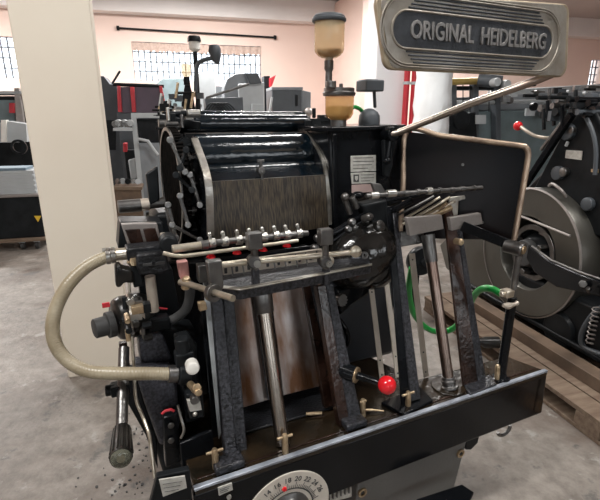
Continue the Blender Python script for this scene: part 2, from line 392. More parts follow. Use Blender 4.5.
rc = mp(285, 490, Y(-.01)); part('dial_pointer', 'red', lambda b: b.cyl(rc, rc+V((0, .006, 0)), .0075, n=5), D)
part('dial_hub', 'dsteel', lambda b: b.lathe(dc, (0, -1, 0), [(0, dr*.5), (.006, dr*.5), (.012, dr*.42), (.03, dr*.38), (.032, dr*.3)], 32), D)
# ---- name plates on apron
for poly, y_, nm in (([(218, 488), (232, 483), (233, 490), (219, 496)], -.004, 'name_plate'), ([(159, 480), (185, 476), (187, 488), (163, 497)], -.02, 'instruction_plate')):
    pl_ = S1(nm, poly, Y(y_), .004, 'label', bevel=.0008)
    for k in range(3):
        a = V(mp(*poly[0], Y(y_-.0008))); b_ = V(mp(*poly[1], Y(y_-.0008))); d_ = V(mp(*poly[3], Y(y_-.0008)))
        o1 = a+(d_-a)*(.28+.22*k); part('print_line', 'print', lambda b: b.bar(o1+(b_-a)*.1, o1+(b_-a)*(.85-.1*k), .0012, .0006, (0, 0, 1)), pl_)
part('plate_screw', 'steel', lambda b: b.cyl(mp(229, 497, Y(-.004)), mp(229, 497, Y(0)), .007, n=16), bevel=.001)
S1('plate_bracket', [(157, 477), (190, 470), (192, 500), (150, 505)], Y(-.006), .02, 'bgdark')
# ---- main body castings (dark mass behind the feeder)
part('body_casting', 'enamel', lambda b: (b.prism([(.03, .50, .42), (.03, .50, 1.08), (.66, .50, 1.08), (.80, .44, .42)], (0, .42, 0)),), bevel=.015)
part('body_side', 'greysmooth', lambda b: b.prism([(.50, .38, .585), (.50, .38, 1.02), (.60, .38, 1.05), (.90, .38, 1.02), (.93, .38, .585)], (0, .12, 0)), bevel=.02, label='smooth blue grey casting')
part('body_rear', 'bgdark', lambda b: b.box((.42, 1.0, .62), (.70, .22, 1.1)), bevel=.02)
# ---- feed pile: plates, channels, posts, pole, table
S1('pile_plate', [(222, 272), (259, 272), (275, 398), (243, 408)], ('L', .21), .006, 'brownplate', label='stained bright sheet')
S1('pile_plate', [(268, 268), (318, 268), (336, 382), (283, 396)], ('L', .21), .006, 'brownplate', label='orange brown stained sheet')
S1('pile_rail', [(251, 270), (262, 270), (279, 398), (268, 400)], ('L', .185), .012, 'post')
S1('pile_floor', [(238, 405), (340, 378), (352, 402), (244, 432)], ('Z', .607), .008, 'crinkle')
S1('side_strip', [(202, 272), (212, 272), (224, 425), (219, 440)], ('L', .14), .006, 'bglight', label='narrow pale steel strip')
for poly, y0, th, mm in (([(211, 285), (222, 285), (238, 462), (226, 466)], .062, .03, 'post'), ([(222, 285), (233, 284), (248, 456), (236, 462)], .09, .02, 'post'),
                     ([(303, 284), (312, 283), (338, 405), (325, 408)], .13, .02, 'brownpaint'), ([(311, 283), (318, 282), (345, 400), (337, 405)], .12, .02, 'post'),
                     ([(317, 286), (326, 284), (352, 431), (341, 434)], .055, .03, 'brownpaint'), ([(326, 284), (333, 283), (363, 423), (351, 429)], .052, .03, 'post')):
    S1('guide_post', poly, ('L', y0), th, mm)
part('post_foot', 'post', lambda b: (b.box((.105, .045, .611), (.085, .05, .024)),), bevel=.005)
part('post_foot', 'post', lambda b: (b.box((.52, .048, .611), (.075, .05, .024)),), bevel=.005)
def leanp(x, y0, h): return V((x, y0+h*math.sin(LEAN), .6+h*math.cos(LEAN)))
PT = leanp(.279, .062, .50)
part('feed_pole', 'pole', lambda b: b.cyl(leanp(.279, .062, -.0), PT, .0215, n=28))
part('pole_collar', 'dsteel', lambda b: b.lathe(leanp(.279, .062, .40), PT-leanp(.279, .062, .40), [(0, .027), (.003, .029), (.05, .031), (.09, .034)], 28), bevel=.001)
T = ('Z', 1.10)
tb = S1('feed_table', [(200, 268), (206, 279), (218, 286), (240, 288), (300, 277), (371, 263), (368, 257), (335, 259), (205, 262)], T, .036, 'post', bevel=.004)
S1('table_edge', [(209, 281), (218, 287), (240, 289.5), (300, 278.5), (372, 264.5), (372, 263), (300, 276), (240, 287), (218, 284.5)], ('Z', 1.101), .004, 'edge', tb, bevel=.001, label='bare metal edge of table')
# perforated sheet rail behind table
rail = S1('side_lay_rail', [(221, 263), (322, 249), (324, 262), (224, 278)], Y(.24), .01, 'strip', bevel=.001)
for px in (226, 237, 249, 268, 279, 290, 300, 311):
    py = 271-(px-226)*.155; c = mp(px, py, Y(.238))
    part('rail_hole', 'rubber', lambda b: b.box(c+V((0, .003, 0)), (.010, .006, .018)), rail, .003)
    c2 = mp(px+5.5, py-1, Y(.236)); part('rail_finger', 'dsteel', lambda b: b.bar(c2+V((0, 0, .02)), c2-V((0, .02, .03)), .004, .005), rail, .001)
# ---- front lay rod with clamps
def ROD(name, pts, y_, r, m, **k):
    return part(name, m, lambda b: b.tube([mp(x, yy, Y(y_)) for x, yy in pts], r, 16), **k)
fr = rodp('lay_rod', (219, 265, Y(.15)), (356, 252, Y(.15)), .0085, 'nickel')
for px, py in ((329, 261), (356.5, 252)):
    c = mp(px, py, Y(.14)); part('end_button', 'nickel', lambda b: b.lathe(c+V((0, .012, 0)), (-.25, -1, .1), [(0, .010), (.004, .018), (.016, .018), (.019, .014)], 24), fr)
for px, y0, y1 in ((254, 233, 248), (325, 229, 244)):
    c = mp(px, (y0+y1)/2, Y(.14)); cl = part('lay_clamp', 'dsteel', lambda b: b.box(c, (.042, .03, .048)), bevel=.004)
    d = mp(px+1, 262, Y(.14)); part('clamp_stem', 'dsteel', lambda b: b.cyl(c, d-V((0, 0, .025)), .010, n=14), cl)
    part('clamp_boss', 'dsteel', lambda b: b.lathe(d+V((0, .02, 0)), (-.2, -1, .1), [(0, .019), (.03, .019), (.036, .015)], 24), cl)
    part('clamp_screw', 'steel', lambda b: b.lathe(d-V((0, .018, 0)), (-.2, -1, .1), [(0, .010), (.006, .010)], 16), cl)
    part('clamp_foot', 'post', lambda b: b.box(d-V((0, 0, .045)), (.02, .02, .05)), cl, .003)
br = S1('rod_bracket', [(207, 262), (222, 260), (224, 286), (219, 301), (212, 300)], Y(.10), .025, 'dsteel', bevel=.004)
bc = mp(213, 293, Y(.07)); ax = (mp(233, 298.5, Y(-.02))-mp(180, 283, Y(.2))).normalized()
part('bracket_ring', 'dsteel', lambda b: b.ring(bc, ax, .011, .023, .016, 28), br, .001)
part('push_rod', 'nickel', lambda b: b.tube(smooth_path([mp(180, 282, Y(.2)), mp(195, 286, Y(.15)), mp(213, 292, Y(.07)), mp(233, 298.5, Y(-.01))], 6), .0085, 14))
S1('square_nut', [(198, 303), (206, 302), (208, 310), (200, 312)], Y(.07), .015, 'brass')
# ---- sucker bar
sb_ = rodp('sucker_bar', (206, 243.5, Y(.22)), (308, 233, Y(.22)), .0088, 'dsteel')
rodp('sucker_shaft', (172, 249, Y(.22)), (203, 245, Y(.22)), .011, 'nickel')
rodp('shaft_joint', (201, 245.5, Y(.22)), (208, 244.5, Y(.22)), .013, 'dsteel')
part('guide_rod', 'nickel', lambda b: b.tube(smooth_path([mp(163, 253, Y(.2)), mp(178, 256, Y(.19)), mp(200, 254, Y(.19)), mp(298, 240.5, Y(.19))], 6), .0055, 12))
def cpos(i): return [(212, 243), (225, 241.5), (239, 240), (251, 238.5), (264, 237), (276, 235.7), (287, 234.8), (299, 233.5)][i]
for i in range(8):
    x, yy = cpos(i); c = mp(x, yy, Y(.22)); mb = MB()
    mb.cyl(c-V((.009, 0, 0)), c+V((.009, 0, .0)), .0135, n=20); mb.box(c+V((-.004, 0, .013)), (.008, .010, .02)); mb.ball(c+V((-.006, 0, .026)), .0062, u=14, v=8)
    mb.cyl(c, c+V((0, -.02, .004)), .005, n=10)
    k_ = mb.build('sucker_clamp', 'steel', R0, .001)
    part('clamp_screw', 'dsteel', lambda b: b.cyl(c+V((0, -.014, .003)), c+V((0, -.026, .005)), .0035, n=10), k_)
for px, py in ((211, 256), (237, 252), (263, 249), (287, 245)):
    c = mp(px, py, Y(.2)); part('rubber_sucker', 'red', lambda b: b.lathe(c+V((0, 0, .008)), (0, 0, -1), [(0, .007), (.006, .009), (.009, .012), (.012, .013)], 20), R0, label='red rubber sucker')
# ---- delivery side
PR = leanp(.947, .075, .565)
part('delivery_pole', 'pole', lambda b: b.cyl(leanp(.947, .075, 0), PR, .0195, n=26))
part('pole_sleeve', 'dsteel', lambda b: b.lathe(leanp(.947, .075, .465), PR-leanp(.947, .075, .465), [(0, .0225), (.04, .0235), (.1, .025)], 26))
part('pole_collar', 'dsteel', lambda b: b.lathe((.947, .075, .598), (0, math.sin(LEAN), math.cos(LEAN)), [(0, .032), (.008, .032), (.010, .024), (.022, .024), (.023, .026), (.030, .026), (.031, .023), (.042, .023)], 26), bevel=.001)
part('pole_socket', 'oily', lambda b: b.cyl((.95, .085, .597), (.95, .085, .604), .062, n=32), bevel=.002)
S1('delivery_post', [(386, 206), (393, 206), (412, 402), (402, 405)], ('L', .05), .008, 'enamel')
S1('delivery_post', [(393, 210), (397, 211), (421, 399), (411, 402)], ('L', .045), .010, 'post', label='rubbed grey edge post')
S1('delivery_post', [(444, 206), (456, 200), (478, 382), (464, 386)], ('L', .05), .012, 'brownpaint', label='brown black post')
S1('delivery_post', [(456, 228), (462, 228), (486, 378), (478, 382)], ('L', .05), .03, 'post')
S1('post_base', [(381, 402), (420, 386), (433, 400), (404, 414)], ('Z', .61), .013, 'enamel')
S1('post_base', [(463, 383), (490, 374), (497, 384), (470, 394)], ('Z', .61), .013, 'post')
for poly in ([(407, 218), (442, 215), (444, 229), (410, 236)], [(450, 218), (481, 213), (483, 224), (452, 231)]):
    S1('stop_block', poly, Y(.165), .018, 'block', bevel=.002)
S1('block_arm', [(400, 231), (424, 233), (424, 243), (400, 247)], ('L', .09), .04, 'dsteel')
S1('post_cap', [(449, 197), (465, 195), (466, 199), (459, 201), (458, 215), (454, 216)], ('L', .048), .012, 'edge')
for poly in ([(369, 288), (374, 287), (385, 378), (380, 379)], [(383, 273), (388, 272), (401, 377), (396, 378)], [(409, 254), (415, 253), (429, 376), (424, 378)]):
    st_ = S1('guide_strip', poly, ('L', .165), .004, 'strip', bevel=.001)
    for f_ in (.05, .80, .96):
        a = (V(poly[0])+V(poly[1]))/2; b_ = (V(poly[3])+V(poly[2]))/2; q = a+(b_-a)*f_; c = mp(q.x, q.y, ('L', .163))
        part('screw_hole', 'rubber', lambda b: b.cyl(c, c+pn(('L', 0))*.003, .0032, n=10), st_)
# ---- thumbscrews
for i, (px, py) in enumerate(((216, 468), (286, 445), (363, 416), (408, 408), (497, 380))):
    c = mp(px, py, ('Z', .60)) if i != 1 else V((.272, .024, .60)); ts = part('thumb_screw', 'brass', lambda b: b.lathe(c, (0, .08, 1), [(0, .0095), (.045, .0095), (.058, .0085), (.062, .006)], 16), label='brass thumb screw')
    t = c+V((0, .004, .050)); w = .024 if i in (0, 1, 3) else .011
    part('cross_pin', 'brass', lambda b: b.cyl(t-V((w, 0, -.003)), t+V((w, 0, .003)), .0045, n=10), ts)
part('small_pin', 'brass', lambda b: b.cyl(mp(306, 414, ('Z', .61)), mp(322, 413, ('Z', .61)), .006, n=12))
part('lock_lever', 'brass', lambda b: b.tube([mp(362, 410, ('Z', .615)), mp(372, 410, ('Z', .61)), mp(384, 411, ('Z', .605))], [.004, .004, .002], 8))
# ---- red ball lever
lc = mp(356, 375, Y(.09)); bl = mp(387, 385, Y(.0)); lv = part('lever_boss', 'enamel', lambda b: b.lathe(lc+V((-.06, .07, .01)), lc-(lc+V((-.06, .07, .01))), [(0, .03), (.09, .026)], 24), bevel=.002)
part('boss_ring', 'brass', lambda b: b.lathe(lc, bl-lc, [(-.006, .026), (.004, .026), (.006, .022), (.006, .012)], 28), lv)
part('lever_rod', 'enamel', lambda b: b.cyl(lc, bl, .013, .010, 16), lv)
part('lever_ball', 'red', lambda b: b.ball(bl, .0285, u=32, v=20), lv, label='glossy red ball')
# ---- gear housing
gc = mp(362, 254, Y(.30)); RG = Euler((0, math.radians(-24), 0)).to_matrix()
gh = part('gear_housing', 'gearhouse', lambda b: (b.ball(gc, .120, (1.25, .85, .98), RG, 40, 24), b.ball(gc+V((.045, -.01, -.05)), .09, (1, .9, .9), RG, 32, 18)))
for px, py, r in ((383, 231, .020), (386, 243, .022), (372, 222, .014)):
    c = mp(px, py, Y(.22)); part('bolt_boss', 'dsteel', lambda b: b.lathe(c+V((0, .05, 0)), (.3, -1, .5), [(0, r), (.03, r), (.036, r*.7), (.036, r*.5), (.04, r*.45)], 20), gh)
c = mp(365, 256, Y(.17)); part('housing_port', 'dsteel', lambda b: b.ring(c+V((.004, .01, 0)), (-.1, -1, .1), .006, .012, .012, 20), gh)
S1('housing_bracket', [(338, 292), (372, 278), (378, 288), (352, 306), (340, 316)], Y(.3), .05, 'enamel', gh, .008)
part('drive_lever', 'enamel', lambda b: (b.tube(smooth_path([mp(338, 318, Y(.32)), mp(346, 330, Y(.3)), mp(348, 342, Y(.3)), mp(342, 350, Y(.32))], 6), .009, 10)))
part('small_cog', 'dsteel', lambda b: b.gear(mp(341, 300, Y(.25)), (.2, -1, .2), .022, .02, 12, .004))
# dark curved arms left of housing, leading to gripper shaft
for pts, r in (([(318, 238), (335, 232), (352, 222), (378, 207), (400, 200)], .012), ([(315, 248), (333, 240), (348, 229), (372, 214)], .010), ([(330, 258), (338, 243), (355, 228), (374, 220)], .009)):
    ar = part('gripper_linkage', 'enamel', lambda b: b.tube(smooth_path([mp(x, yy, Y(.3)) for x, yy in pts], 6), r, 12))
    for q in (0, 2):
        c = mp(*pts[q], Y(.285)); part('link_bolt', 'dsteel', lambda b: b.lathe(c, (0, -1, .2), [(-.01, .013), (.006, .013), (.012, .008)], 14), ar)
part('valve_lever', 'dsteel', lambda b: (b.cyl(mp(344, 197, Y(.3)), mp(350, 214, Y(.3)), .010, n=14), b.cyl(mp(352, 197, Y(.3)), mp(357, 208, Y(.3)), .011, n=14), b.ball(mp(345, 197, Y(.29)), .014)), bevel=.001)
part('valve_knob', 'enamel', lambda b: (b.ball(mp(358, 195, Y(.32)), .018, (1.3, 1, .7)),))
# ---- gripper shaft and fan of bars
gs = rodp('gripper_shaft', (366, 196, Y(.20)), (482, 187.5, Y(.20)), .0075, 'dsteel')
for px, py, w, mm in ((374, 195.5, .028, 'steel'), (391, 193.5, .034, 'steel'), (406, 193.5, .02, 'dsteel'), (418, 192, .014, 'dsteel'), (429, 191, .02, 'steel'), (440, 190.5, .012, 'dsteel'), (452, 190, .016, 'dsteel'), (462, 189, .02, 'dsteel'), (474, 188, .01, 'dsteel')):
    c = mp(px, py, Y(.20)); d = (mp(482, 187.5, Y(.2))-mp(366, 196, Y(.2))).normalized()
    part('shaft_collar', mm, lambda b: b.cyl(c-d*w/2, c+d*w/2, .0125 if mm == 'steel' else .0105, n=18), gs, .001)
S1('shaft_catch', [(372, 183), (381, 184), (386, 192), (376, 193)], Y(.2), .015, 'dsteel', bevel=.002)
for a, b_, r, mm in (((378, 202), (448, 190), .008, 'enamel'), ((402, 220), (440, 197), .0045, 'nickel'), ((398, 215), (434, 196), .0045, 'dsteel'), ((403, 224), (450, 197), .0055, 'nickel'),
                 ((410, 224), (455, 201), .0055, 'nickel'), ((418, 222), (452, 207), .010, 'brass'), ((424, 217), (447, 203), .007, 'brass'), ((385, 214), (412, 200), .012, 'enamel')):
    part('gripper_bar', mm, lambda b: b.tube([mp(a[0], a[1], Y(.30)), mp((a[0]+b_[0])/2, (a[1]+b_[1])/2+.5, Y(.25)), mp(*b_, Y(.22))], r, 12))
S1('gripper_body', [(362, 205), (388, 199), (390, 226), (372, 226)], Y(.27), .06, 'bgdark', bevel=.01)
# ---- right vertical guard rod
rod = part('guard_rod', 'enamel', lambda b: b.cyl((1.165, .04, .598), (1.165, .04, .93), .0165, n=22))
part('rod_upper', 'dsteel', lambda b: b.cyl((1.165, .04, .90), (1.165, .04, 1.12), .0115, n=20), rod)
part('rod_foot', 'enamel', lambda b: b.lathe((1.165, .04, .596), (0, 0, 1), [(0, .035), (.008, .033), (.012, .02), (.03, .018)], 24), rod)
c = mp(507, 293, Y(.03)); part('rod_clamp', 'nickel', lambda b: (b.box(c, (.036, .035, .026)), b.cyl(c-V((.03, 0, 0)), c+V((.0, 0, 0)), .01, n=12)), rod, .004)
c = mp(508, 306, Y(.02)); part('wing_nut', 'strip', lambda b: (b.tube([c-V((.024, 0, -.006)), c, c+V((.03, 0, -.0)), c+V((.045, 0, .004))], [.006, .013, .007, .009], 12)), rod)
c = mp(520.5, 248, Y(.035)); d = (mp(522, 250, Y(-.02))-c).normalized()
part('pivot_knuckle', 'dsteel', lambda b: (b.lathe(c+V((-.02, .045, 0)), V((.25, -1, -.05)), [(0, .024), (.055, .024), (.057, .0245), (.064, .022), (.064, .014)], 28)), rod, .001)
part('knuckle_cap', 'brass', lambda b: b.lathe(c+V((-.02, .045, 0)), V((.25, -1, -.05)), [(.06, .015), (.067, .014)], 24), rod)
part('guard_arm', 'enamel', lambda b: b.bar(mp(462, 226, Y(.16)), mp(516, 247, Y(.06)), .014, .036, (0, 0, 1)), bevel=.003)
c = mp(462, 243, Y(.15)); part('arm_bolt', 'brass', lambda b: b.lathe(c+V((0, .03, 0)), (-.1, -1, .1), [(0, .012), (.03, .012), (.034, .008)], 16))
# ---- hand guard sheet
g0 = mp(407, 131.5, Y(.48)); g1 = mp(530, 147, Y(.15)); g2 = mp(514, 240, Y(.13)); g3 = mp(400, 238, Y(.44))
gl = mp(398, 205, Y(.44))
gn = (g1-g0).cross(g2-g0).normalized()
if gn.y < 0: gn = -gn
g3 = g3 - gn*(gn.dot(g3-g0))
def lerp(a, b, t): return a+(b-a)*t
cr = [lerp(g1, g0, .07), lerp(g1, g0, .03)+(g2-g1)*.015, lerp(g1, g2, .05)+(g0-g1)*.01, lerp(g1, g2, .14)]
gd = part('hand_guard', 'guard', lambda b: b.prism([g0, *cr, g2, g3], gn*.006), bevel=.001)
part('guard_rim', 'guardrim', lambda b: b.tube(smooth_path([g3, lerp(g3, g0, .5), g0, lerp(g0, g1, .3), lerp(g0, g1, .65), *cr, lerp(g1, g2, .5), g2], 5), .0105, 12), gd, label='rubbed copper coloured edge tube')
for q in ((.72, .82), (.5, .25)):
    c = lerp(lerp(g0, g1, q[0]), lerp(g3, g2, q[0]), q[1]); part('rivet', 'dsteel', lambda b: b.lathe(c, -gn, [(0, .006), (.003, .005)], 14), gd)
# ---- column with plates, oil glasses
colm = part('gear_column', 'enamel', lambda b: b.prism([mp(329, 129, Y(.5)), mp(405, 127, Y(.5)), mp(398, 260, Y(.5)), mp(333, 262, Y(.5))], (0, .28, 0)), bevel=.012)
S1('column_ridge', [(333, 134), (337, 134), (339, 250), (335, 250)], Y(.488), .014, 'enamel', colm, .003)
for poly, mm in (([(351, 156), (376, 155), (376, 171), (351, 172)], 'label'), ([(351, 173), (376, 172), (376, 183), (352, 184)], 'label'), ([(352, 185), (376, 184), (375, 192), (352, 193)], 'labelpink')):
    lb = S1('label_plate', poly, Y(.496), .004, mm, colm, .0008)
for x0, yy, w in ((353, 158, 20), (353, 161.5, 21), (353, 165, 19), (353, 168.5, 15), (361, 175, 13), (361, 178, 13), (361, 181, 9)):
    part('label_print', 'print', lambda b: b.bar(mp(x0, yy, Y(.4955)), mp(x0+w, yy-.4, Y(.4955)), .0022, .0008, (0, 1, 0)), colm)
S1('label_emblem', rect(353.5, 174.5, 359, 182), Y(.4952), .001, 'print', colm, .0)
S1('emblem_core', [(355, 176), (358, 176), (358, 179), (356.5, 181), (355, 179)], Y(.4948), .001, 'label', colm, .0)
part('column_top', 'enamel', lambda b: slab(b, [(327, 127), (407, 124.5), (407, 130), (328, 132.5)], Y(.485), .31), bevel=.006)
c = mp(391, 134, Y(.46)); part('rod_socket', 'enamel', lambda b: (b.cyl(c+V((0, .05, 0)), c-V((0, .02, 0)), .027, n=20), b.cyl(c, c-V((.01, 0, .09)), .010, n=12), b.ball(c-V((.012, 0, .10)), .015)), colm, .003)
S1('catch_lever', [(384, 140), (392, 140), (393, 165), (389, 178), (385, 176)], Y(.47), .02, 'bgdark', colm, .004)
# oil glasses
def glass(px, y0, y1, wpx, yy, prof, name, mm):
    a = mp(px, y1, Y(yy)); b = mp(px, y0, Y(yy)); return a, b
ob = part('oil_feeder', 'dsteel', lambda b: b.cyl(mp(338.5, 127, Y(.55)), mp(338.5, 119, Y(.55)), .030, n=24), bevel=.002)
def vert(px, pya, pyb, yy):   # vertical axis points at depth yy
    a = mp(px, pya, Y(yy)); b = mp(px, pyb, Y(yy)); return a, V((a.x, a.y, b.z))
a, b = vert(339, 121, 96, .55); h = b.z-a.z
part('oil_glass', 'amber', lambda q: q.lathe(a, (0, 0, 1), [(0, .026), (h*.12, .044), (h*.3, .053), (h*.98, .054)], 32), ob, label='squat amber oil glass')
part('oil_fill', 'oil', lambda q: q.lathe(a+V((0, 0, .003)), (0, 0, 1), [(0, .022), (h*.12, .038), (h*.3, .047), (h*.55, .049)], 32), ob)
a2, b2 = vert(339, 96, 88, .55); part('glass_cap', 'dsteel', lambda q: q.lathe(a2, (0, 0, 1), [(0, .060), (.012, .062), (.014, .057), (b2.z-a2.z, .057)], 32), ob, .001)
part('cap_button', 'dsteel', lambda q: (q.cyl(mp(341, 88, Y(.52)), mp(341, 83.5, Y(.52)), .007, n=12), q.cyl(mp(331, 88, Y(.52)), mp(331, 81, Y(.52)), .019, n=16)), ob, .002)
a3, b3 = vert(328.5, 88, 60, .56); part('feeder_stem', 'dsteel', lambda q: q.lathe(a3, (0, 0, 1), [(0, .013), (.05, .013), (b3.z-a3.z-.04, .012), (b3.z-a3.z-.03, .017), (b3.z-a3.z-.002, .017)], 18), ob)
a4, b4 = vert(329, 58, 22, .56); h = b4.z-a4.z
part('glass_neck', 'nickel', lambda q: q.lathe(V((a4.x, a4.y, b3.z-.002)), (0, 0, 1), [(0, .014), (.02, .017), (.035, .028)], 24), ob)
part('oil_glass', 'cloudy', lambda q: q.lathe(a4, (0, 0, 1), [(0, .026), (h*.06, .040), (h*.16, .051), (h*.25, .054), (h, .054)], 32), ob, label='tall cloudy yellow oil glass')
part('oil_fill', 'oil', lambda q: q.lathe(a4+V((0, 0, .003)), (0, 0, 1), [(0, .022), (h*.06, .034), (h*.14, .044), (h*.20, .047)], 32), ob)
a5, b5 = vert(329, 22.5, 15, .56); h5 = b5.z-a5.z
part('glass_cap', 'bggreyd', lambda q: q.lathe(a5, (0, 0, 1), [(0, .058), (.004, .061), (.012, .061), (.014, .057), (h5-.006, .057), (h5, .050)], 32), ob, .001)
# grey dome and bracket beside glasses
dm = mp(369, 124, Y(.62)); part('rear_dome', 'bggreyd', lambda q: q.lathe(V((dm.x, dm.y, dm.z-.012)), (0, 0, 1), [(0, .042), (.02, .044), (.045, .042), (.06, .033), (.07, .018), (.073, .006)], 28))
part('rear_bracket', 'bggreyd', lambda q: (q.box(mp(370, 86, Y(.7)), (.09, .08, .045)), q.box(mp(368, 81.5, Y(.7)), (.06, .07, .015)), q.cyl(mp(374, 90, Y(.7)), mp(375, 108, Y(.7)), .007, n=10)), bevel=.005)
part('green_pipe', 'green', lambda q: q.tube(smooth_path([mp(349, 109, Y(.6)), mp(355, 107, Y(.62)), mp(361, 110, Y(.64)), mp(364, 116, Y(.64))], 5), .008, 10), label='short dark green pipe')
# ---- sign on its rod
SY = .0
def sp(px, py, o=0.): return mp(px, py, ('Y', SY-o))
def roundpoly(pts, r, k=8):
    out = []; n = len(pts); pts = [V(p) for p in pts]
    for i in range(n):
        p = pts[i]; a = (pts[i-1]-p).normalized(); b = (pts[(i+1) % n]-p).normalized()
        ang = a.angle(b); dd = r/math.tan(ang/2); c = p+(a+b).normalized()*(r/math.sin(ang/2)); s0 = p+a*dd-c; s1 = p+b*dd-c
        for j in range(k+1): out.append(c+(s0*(1-j/k)+s1*(j/k)).normalized()*r)
    return out
u = (sp(565, 79)-sp(387, 71)).normalized(); w_ = V((0, 0, 1))
cs = [sp(374, -10), sp(385.5, 69.5), sp(567, 77.5), sp(570, 4)]
def inset(pts, d):
    c = sum(pts, V((0, 0, 0)))/len(pts); return [p+(c-p).normalized()*d for p in pts]
plate = part('sign_plate', 'signrim', lambda b: b.prism(roundpoly(cs, .03), (0, .014, 0)), bevel=.003, label='aged metal name sign with raised lettering')
def frame_tube(pts, r): 
    return lambda b: b.tube(pts+[pts[0], pts[1]], r, 10)
part('sign_face', 'signplate', lambda b: b.prism([p-V((0, .0015, 0)) for p in roundpoly(inset(cs, .014), .026)], (0, .004, 0)), plate, .001)
# oval track ridges
sc_ = sp(479, 36.5)-V((0, .0015, 0)); sr = (sp(557, 43)-sp(400, 28)).normalized(); su_ = sr.cross(V((0, 1, 0))); su_ = V((0, 0, 1)) if su_.z == 0 else (su_ if su_.z > 0 else -su_)
def stadium(hl, r, k=14, o=0.):
    pts = []
    for i in range(k+1): t = -PI/2+PI*i/k; pts.append(sc_+sr*(hl+math.cos(t)*r)+su_*(math.sin(t)*r)-V((0, o, 0)))
    for i in range(k+1): t = PI/2+PI*i/k; pts.append(sc_+sr*(-hl+math.cos(t)*r)+su_*(math.sin(t)*r)-V((0, o, 0)))
    return pts
L_ = (sp(560, 43)-sp(398, 28)).length/2
part('sign_field', 'signdark', lambda b: b.prism(stadium(L_-.052, .040, o=.001), (0, .004, 0)), plate)
for rr in (.043, .079, .085): part('sign_ridge', 'signplate', lambda b: b.tube((lambda q: q+[q[0], q[1]])(stadium(L_-.052 if rr < .05 else L_-.060, rr, o=.0015)), .0025 if rr > .05 else .003, 8), plate)
for k in range(4):
    for sg in (1, -1):
        z = sg*(.0495+k*.0082); hl = L_-.055-.008*k
        part('sign_rib', 'signdark', lambda b: b.bar(sc_+sr*(-hl)+su_*z-V((0, .001, 0)), sc_+sr*hl+su_*z-V((0, .001, 0)), .0042, .004, (0, 1, 0)), plate, .001)
sc_ = sc_+sr*.012
mt = Matrix((( sr.x, su_.x, 0, sc_.x), (sr.y, su_.y, -1, sc_.y-.0015), (sr.z, su_.z, 0, sc_.z-.001), (0, 0, 0, 1)))
text('ORIGINAL  HEIDELBERG', .058, .0035, mt, 'letter', plate, 'sign_lettering', .78, .0004)
tb2 = [sp(433, 50, .002), sp(441, 50, .002), sp(437, 55, .002)]
part('sign_notch', 'signdark', lambda b: b.prism(tb2, (0, .003, 0)), plate)
part('sign_rod', 'pole', lambda b: b.tube([mp(391, 134, Y(.45)), mp(400, 132, Y(.43)), mp(470, 104, Y(.22)), mp(535, 81, Y(.05)), mp(552, 74, Y(.022))], .0125, 16), label='long round rod carrying the sign')

# ---- inking unit
# side frames follow the front curve seen in the photo
def side_frame(X, pts, name, th, zb=.9, yb=1.0):
    cur = smooth_path([mp(x, yy, ('X', X)) for x, yy in pts], 5)
    poly = cur+[V((X, cur[-1].y, zb)), V((X, yb, zb)), V((X, yb, cur[0].z-.03))]
    fr_ = part(name, 'enamel', lambda b: b.prism(poly, (th, 0, 0)), bevel=.003)
    def rim(b):
        for i in range(len(cur)-1):
            b.bar(cur[i]+V((th/2, -.004, 0)), cur[i+1]+V((th/2, -.004, 0)), .008, th*1.05, (1, 0, 0))
            b.cyl(cur[i+1]-V((0, .004, 0)), cur[i+1]+V((th, -.004, 0)), .004, n=8)
    part('frame_rim', 'edge', rim, fr_, label='bright rubbed front edge')
    return fr_, cur
f1, cu1 = side_frame(.175, [(191, 139), (195, 150), (200, 164), (204, 180), (206, 200), (207, 235)], 'side_frame', .022)
f2, cu2 = side_frame(.655, [(305, 132), (312, 142), (319, 155), (323.5, 170), (325, 190), (326, 224)], 'side_frame', .022)
yr = cu1[2].y
def rollx(name, z, y, r, x0, x1, m, n=36, **k): return part(name, m, lambda b: b.lathe((x0, y, z), (1, 0, 0), [(0, r*.9), (.004, r), (x1-x0-.004, r), (x1-x0, r*.9)], n), **k)
ya = .72
def yz(py, y): return mp(255, py, Y(y)).z
r1 = rollx('form_roller', yz(123.5, .78), .78, .036, .17, .70, 'ink')
rollx('rider_roller', yz(115, .82), .82, .015, .18, .71, 'ink')

for x0_ in (.66, .10): part('roller_journal', 'dsteel', lambda b: b.cyl((x0_, .78, yz(123, .78)), (x0_+.075, .78, yz(123, .78)), .014, n=16), r1)
dr_ = rollx('ink_drum', yz(155, .70), .69, .080, .205, .655, 'ink', 48)
rollx('ink_roller', yz(172, .60), .63, .036, .205, .655, 'ink')
part('fountain_plate', 'ink', lambda b: b.prism([(.20, .585, yz(168, .585)), (.20, .515, yz(180, .515)), (.20, .52, yz(181, .515)-.012), (.20, .6, yz(168, .585)-.012)], (.455, 0, 0)), bevel=.002)
c = mp(262, 171, Y(.51)); tsn = part('fountain_screw', 'dsteel', lambda b: (b.cyl(c, c+V((0, .03, .0)), .013, n=16), b.cyl(c+V((0, .01, .0)), c+V((0, .01, .035)), .006, n=10), b.box(c+V((0, .01, .034)), (.026, .006, .010)), b.cyl(c, c-V((0, .0, .03)), .005, n=10)), bevel=.001)
part('ink_apron', 'inkplate', lambda b: b.prism([(.20, .508, yz(179, .508)), (.20, .475, yz(236, .475)), (.20, .483, yz(236, .475)), (.20, .52, yz(179, .508))], (.452, 0, 0)), bevel=.001, label='brown streaked steel plate')
part('ink_trough', 'enamel', lambda b: b.box((.43, .60, 1.16), (.44, .14, .16)), bevel=.01)
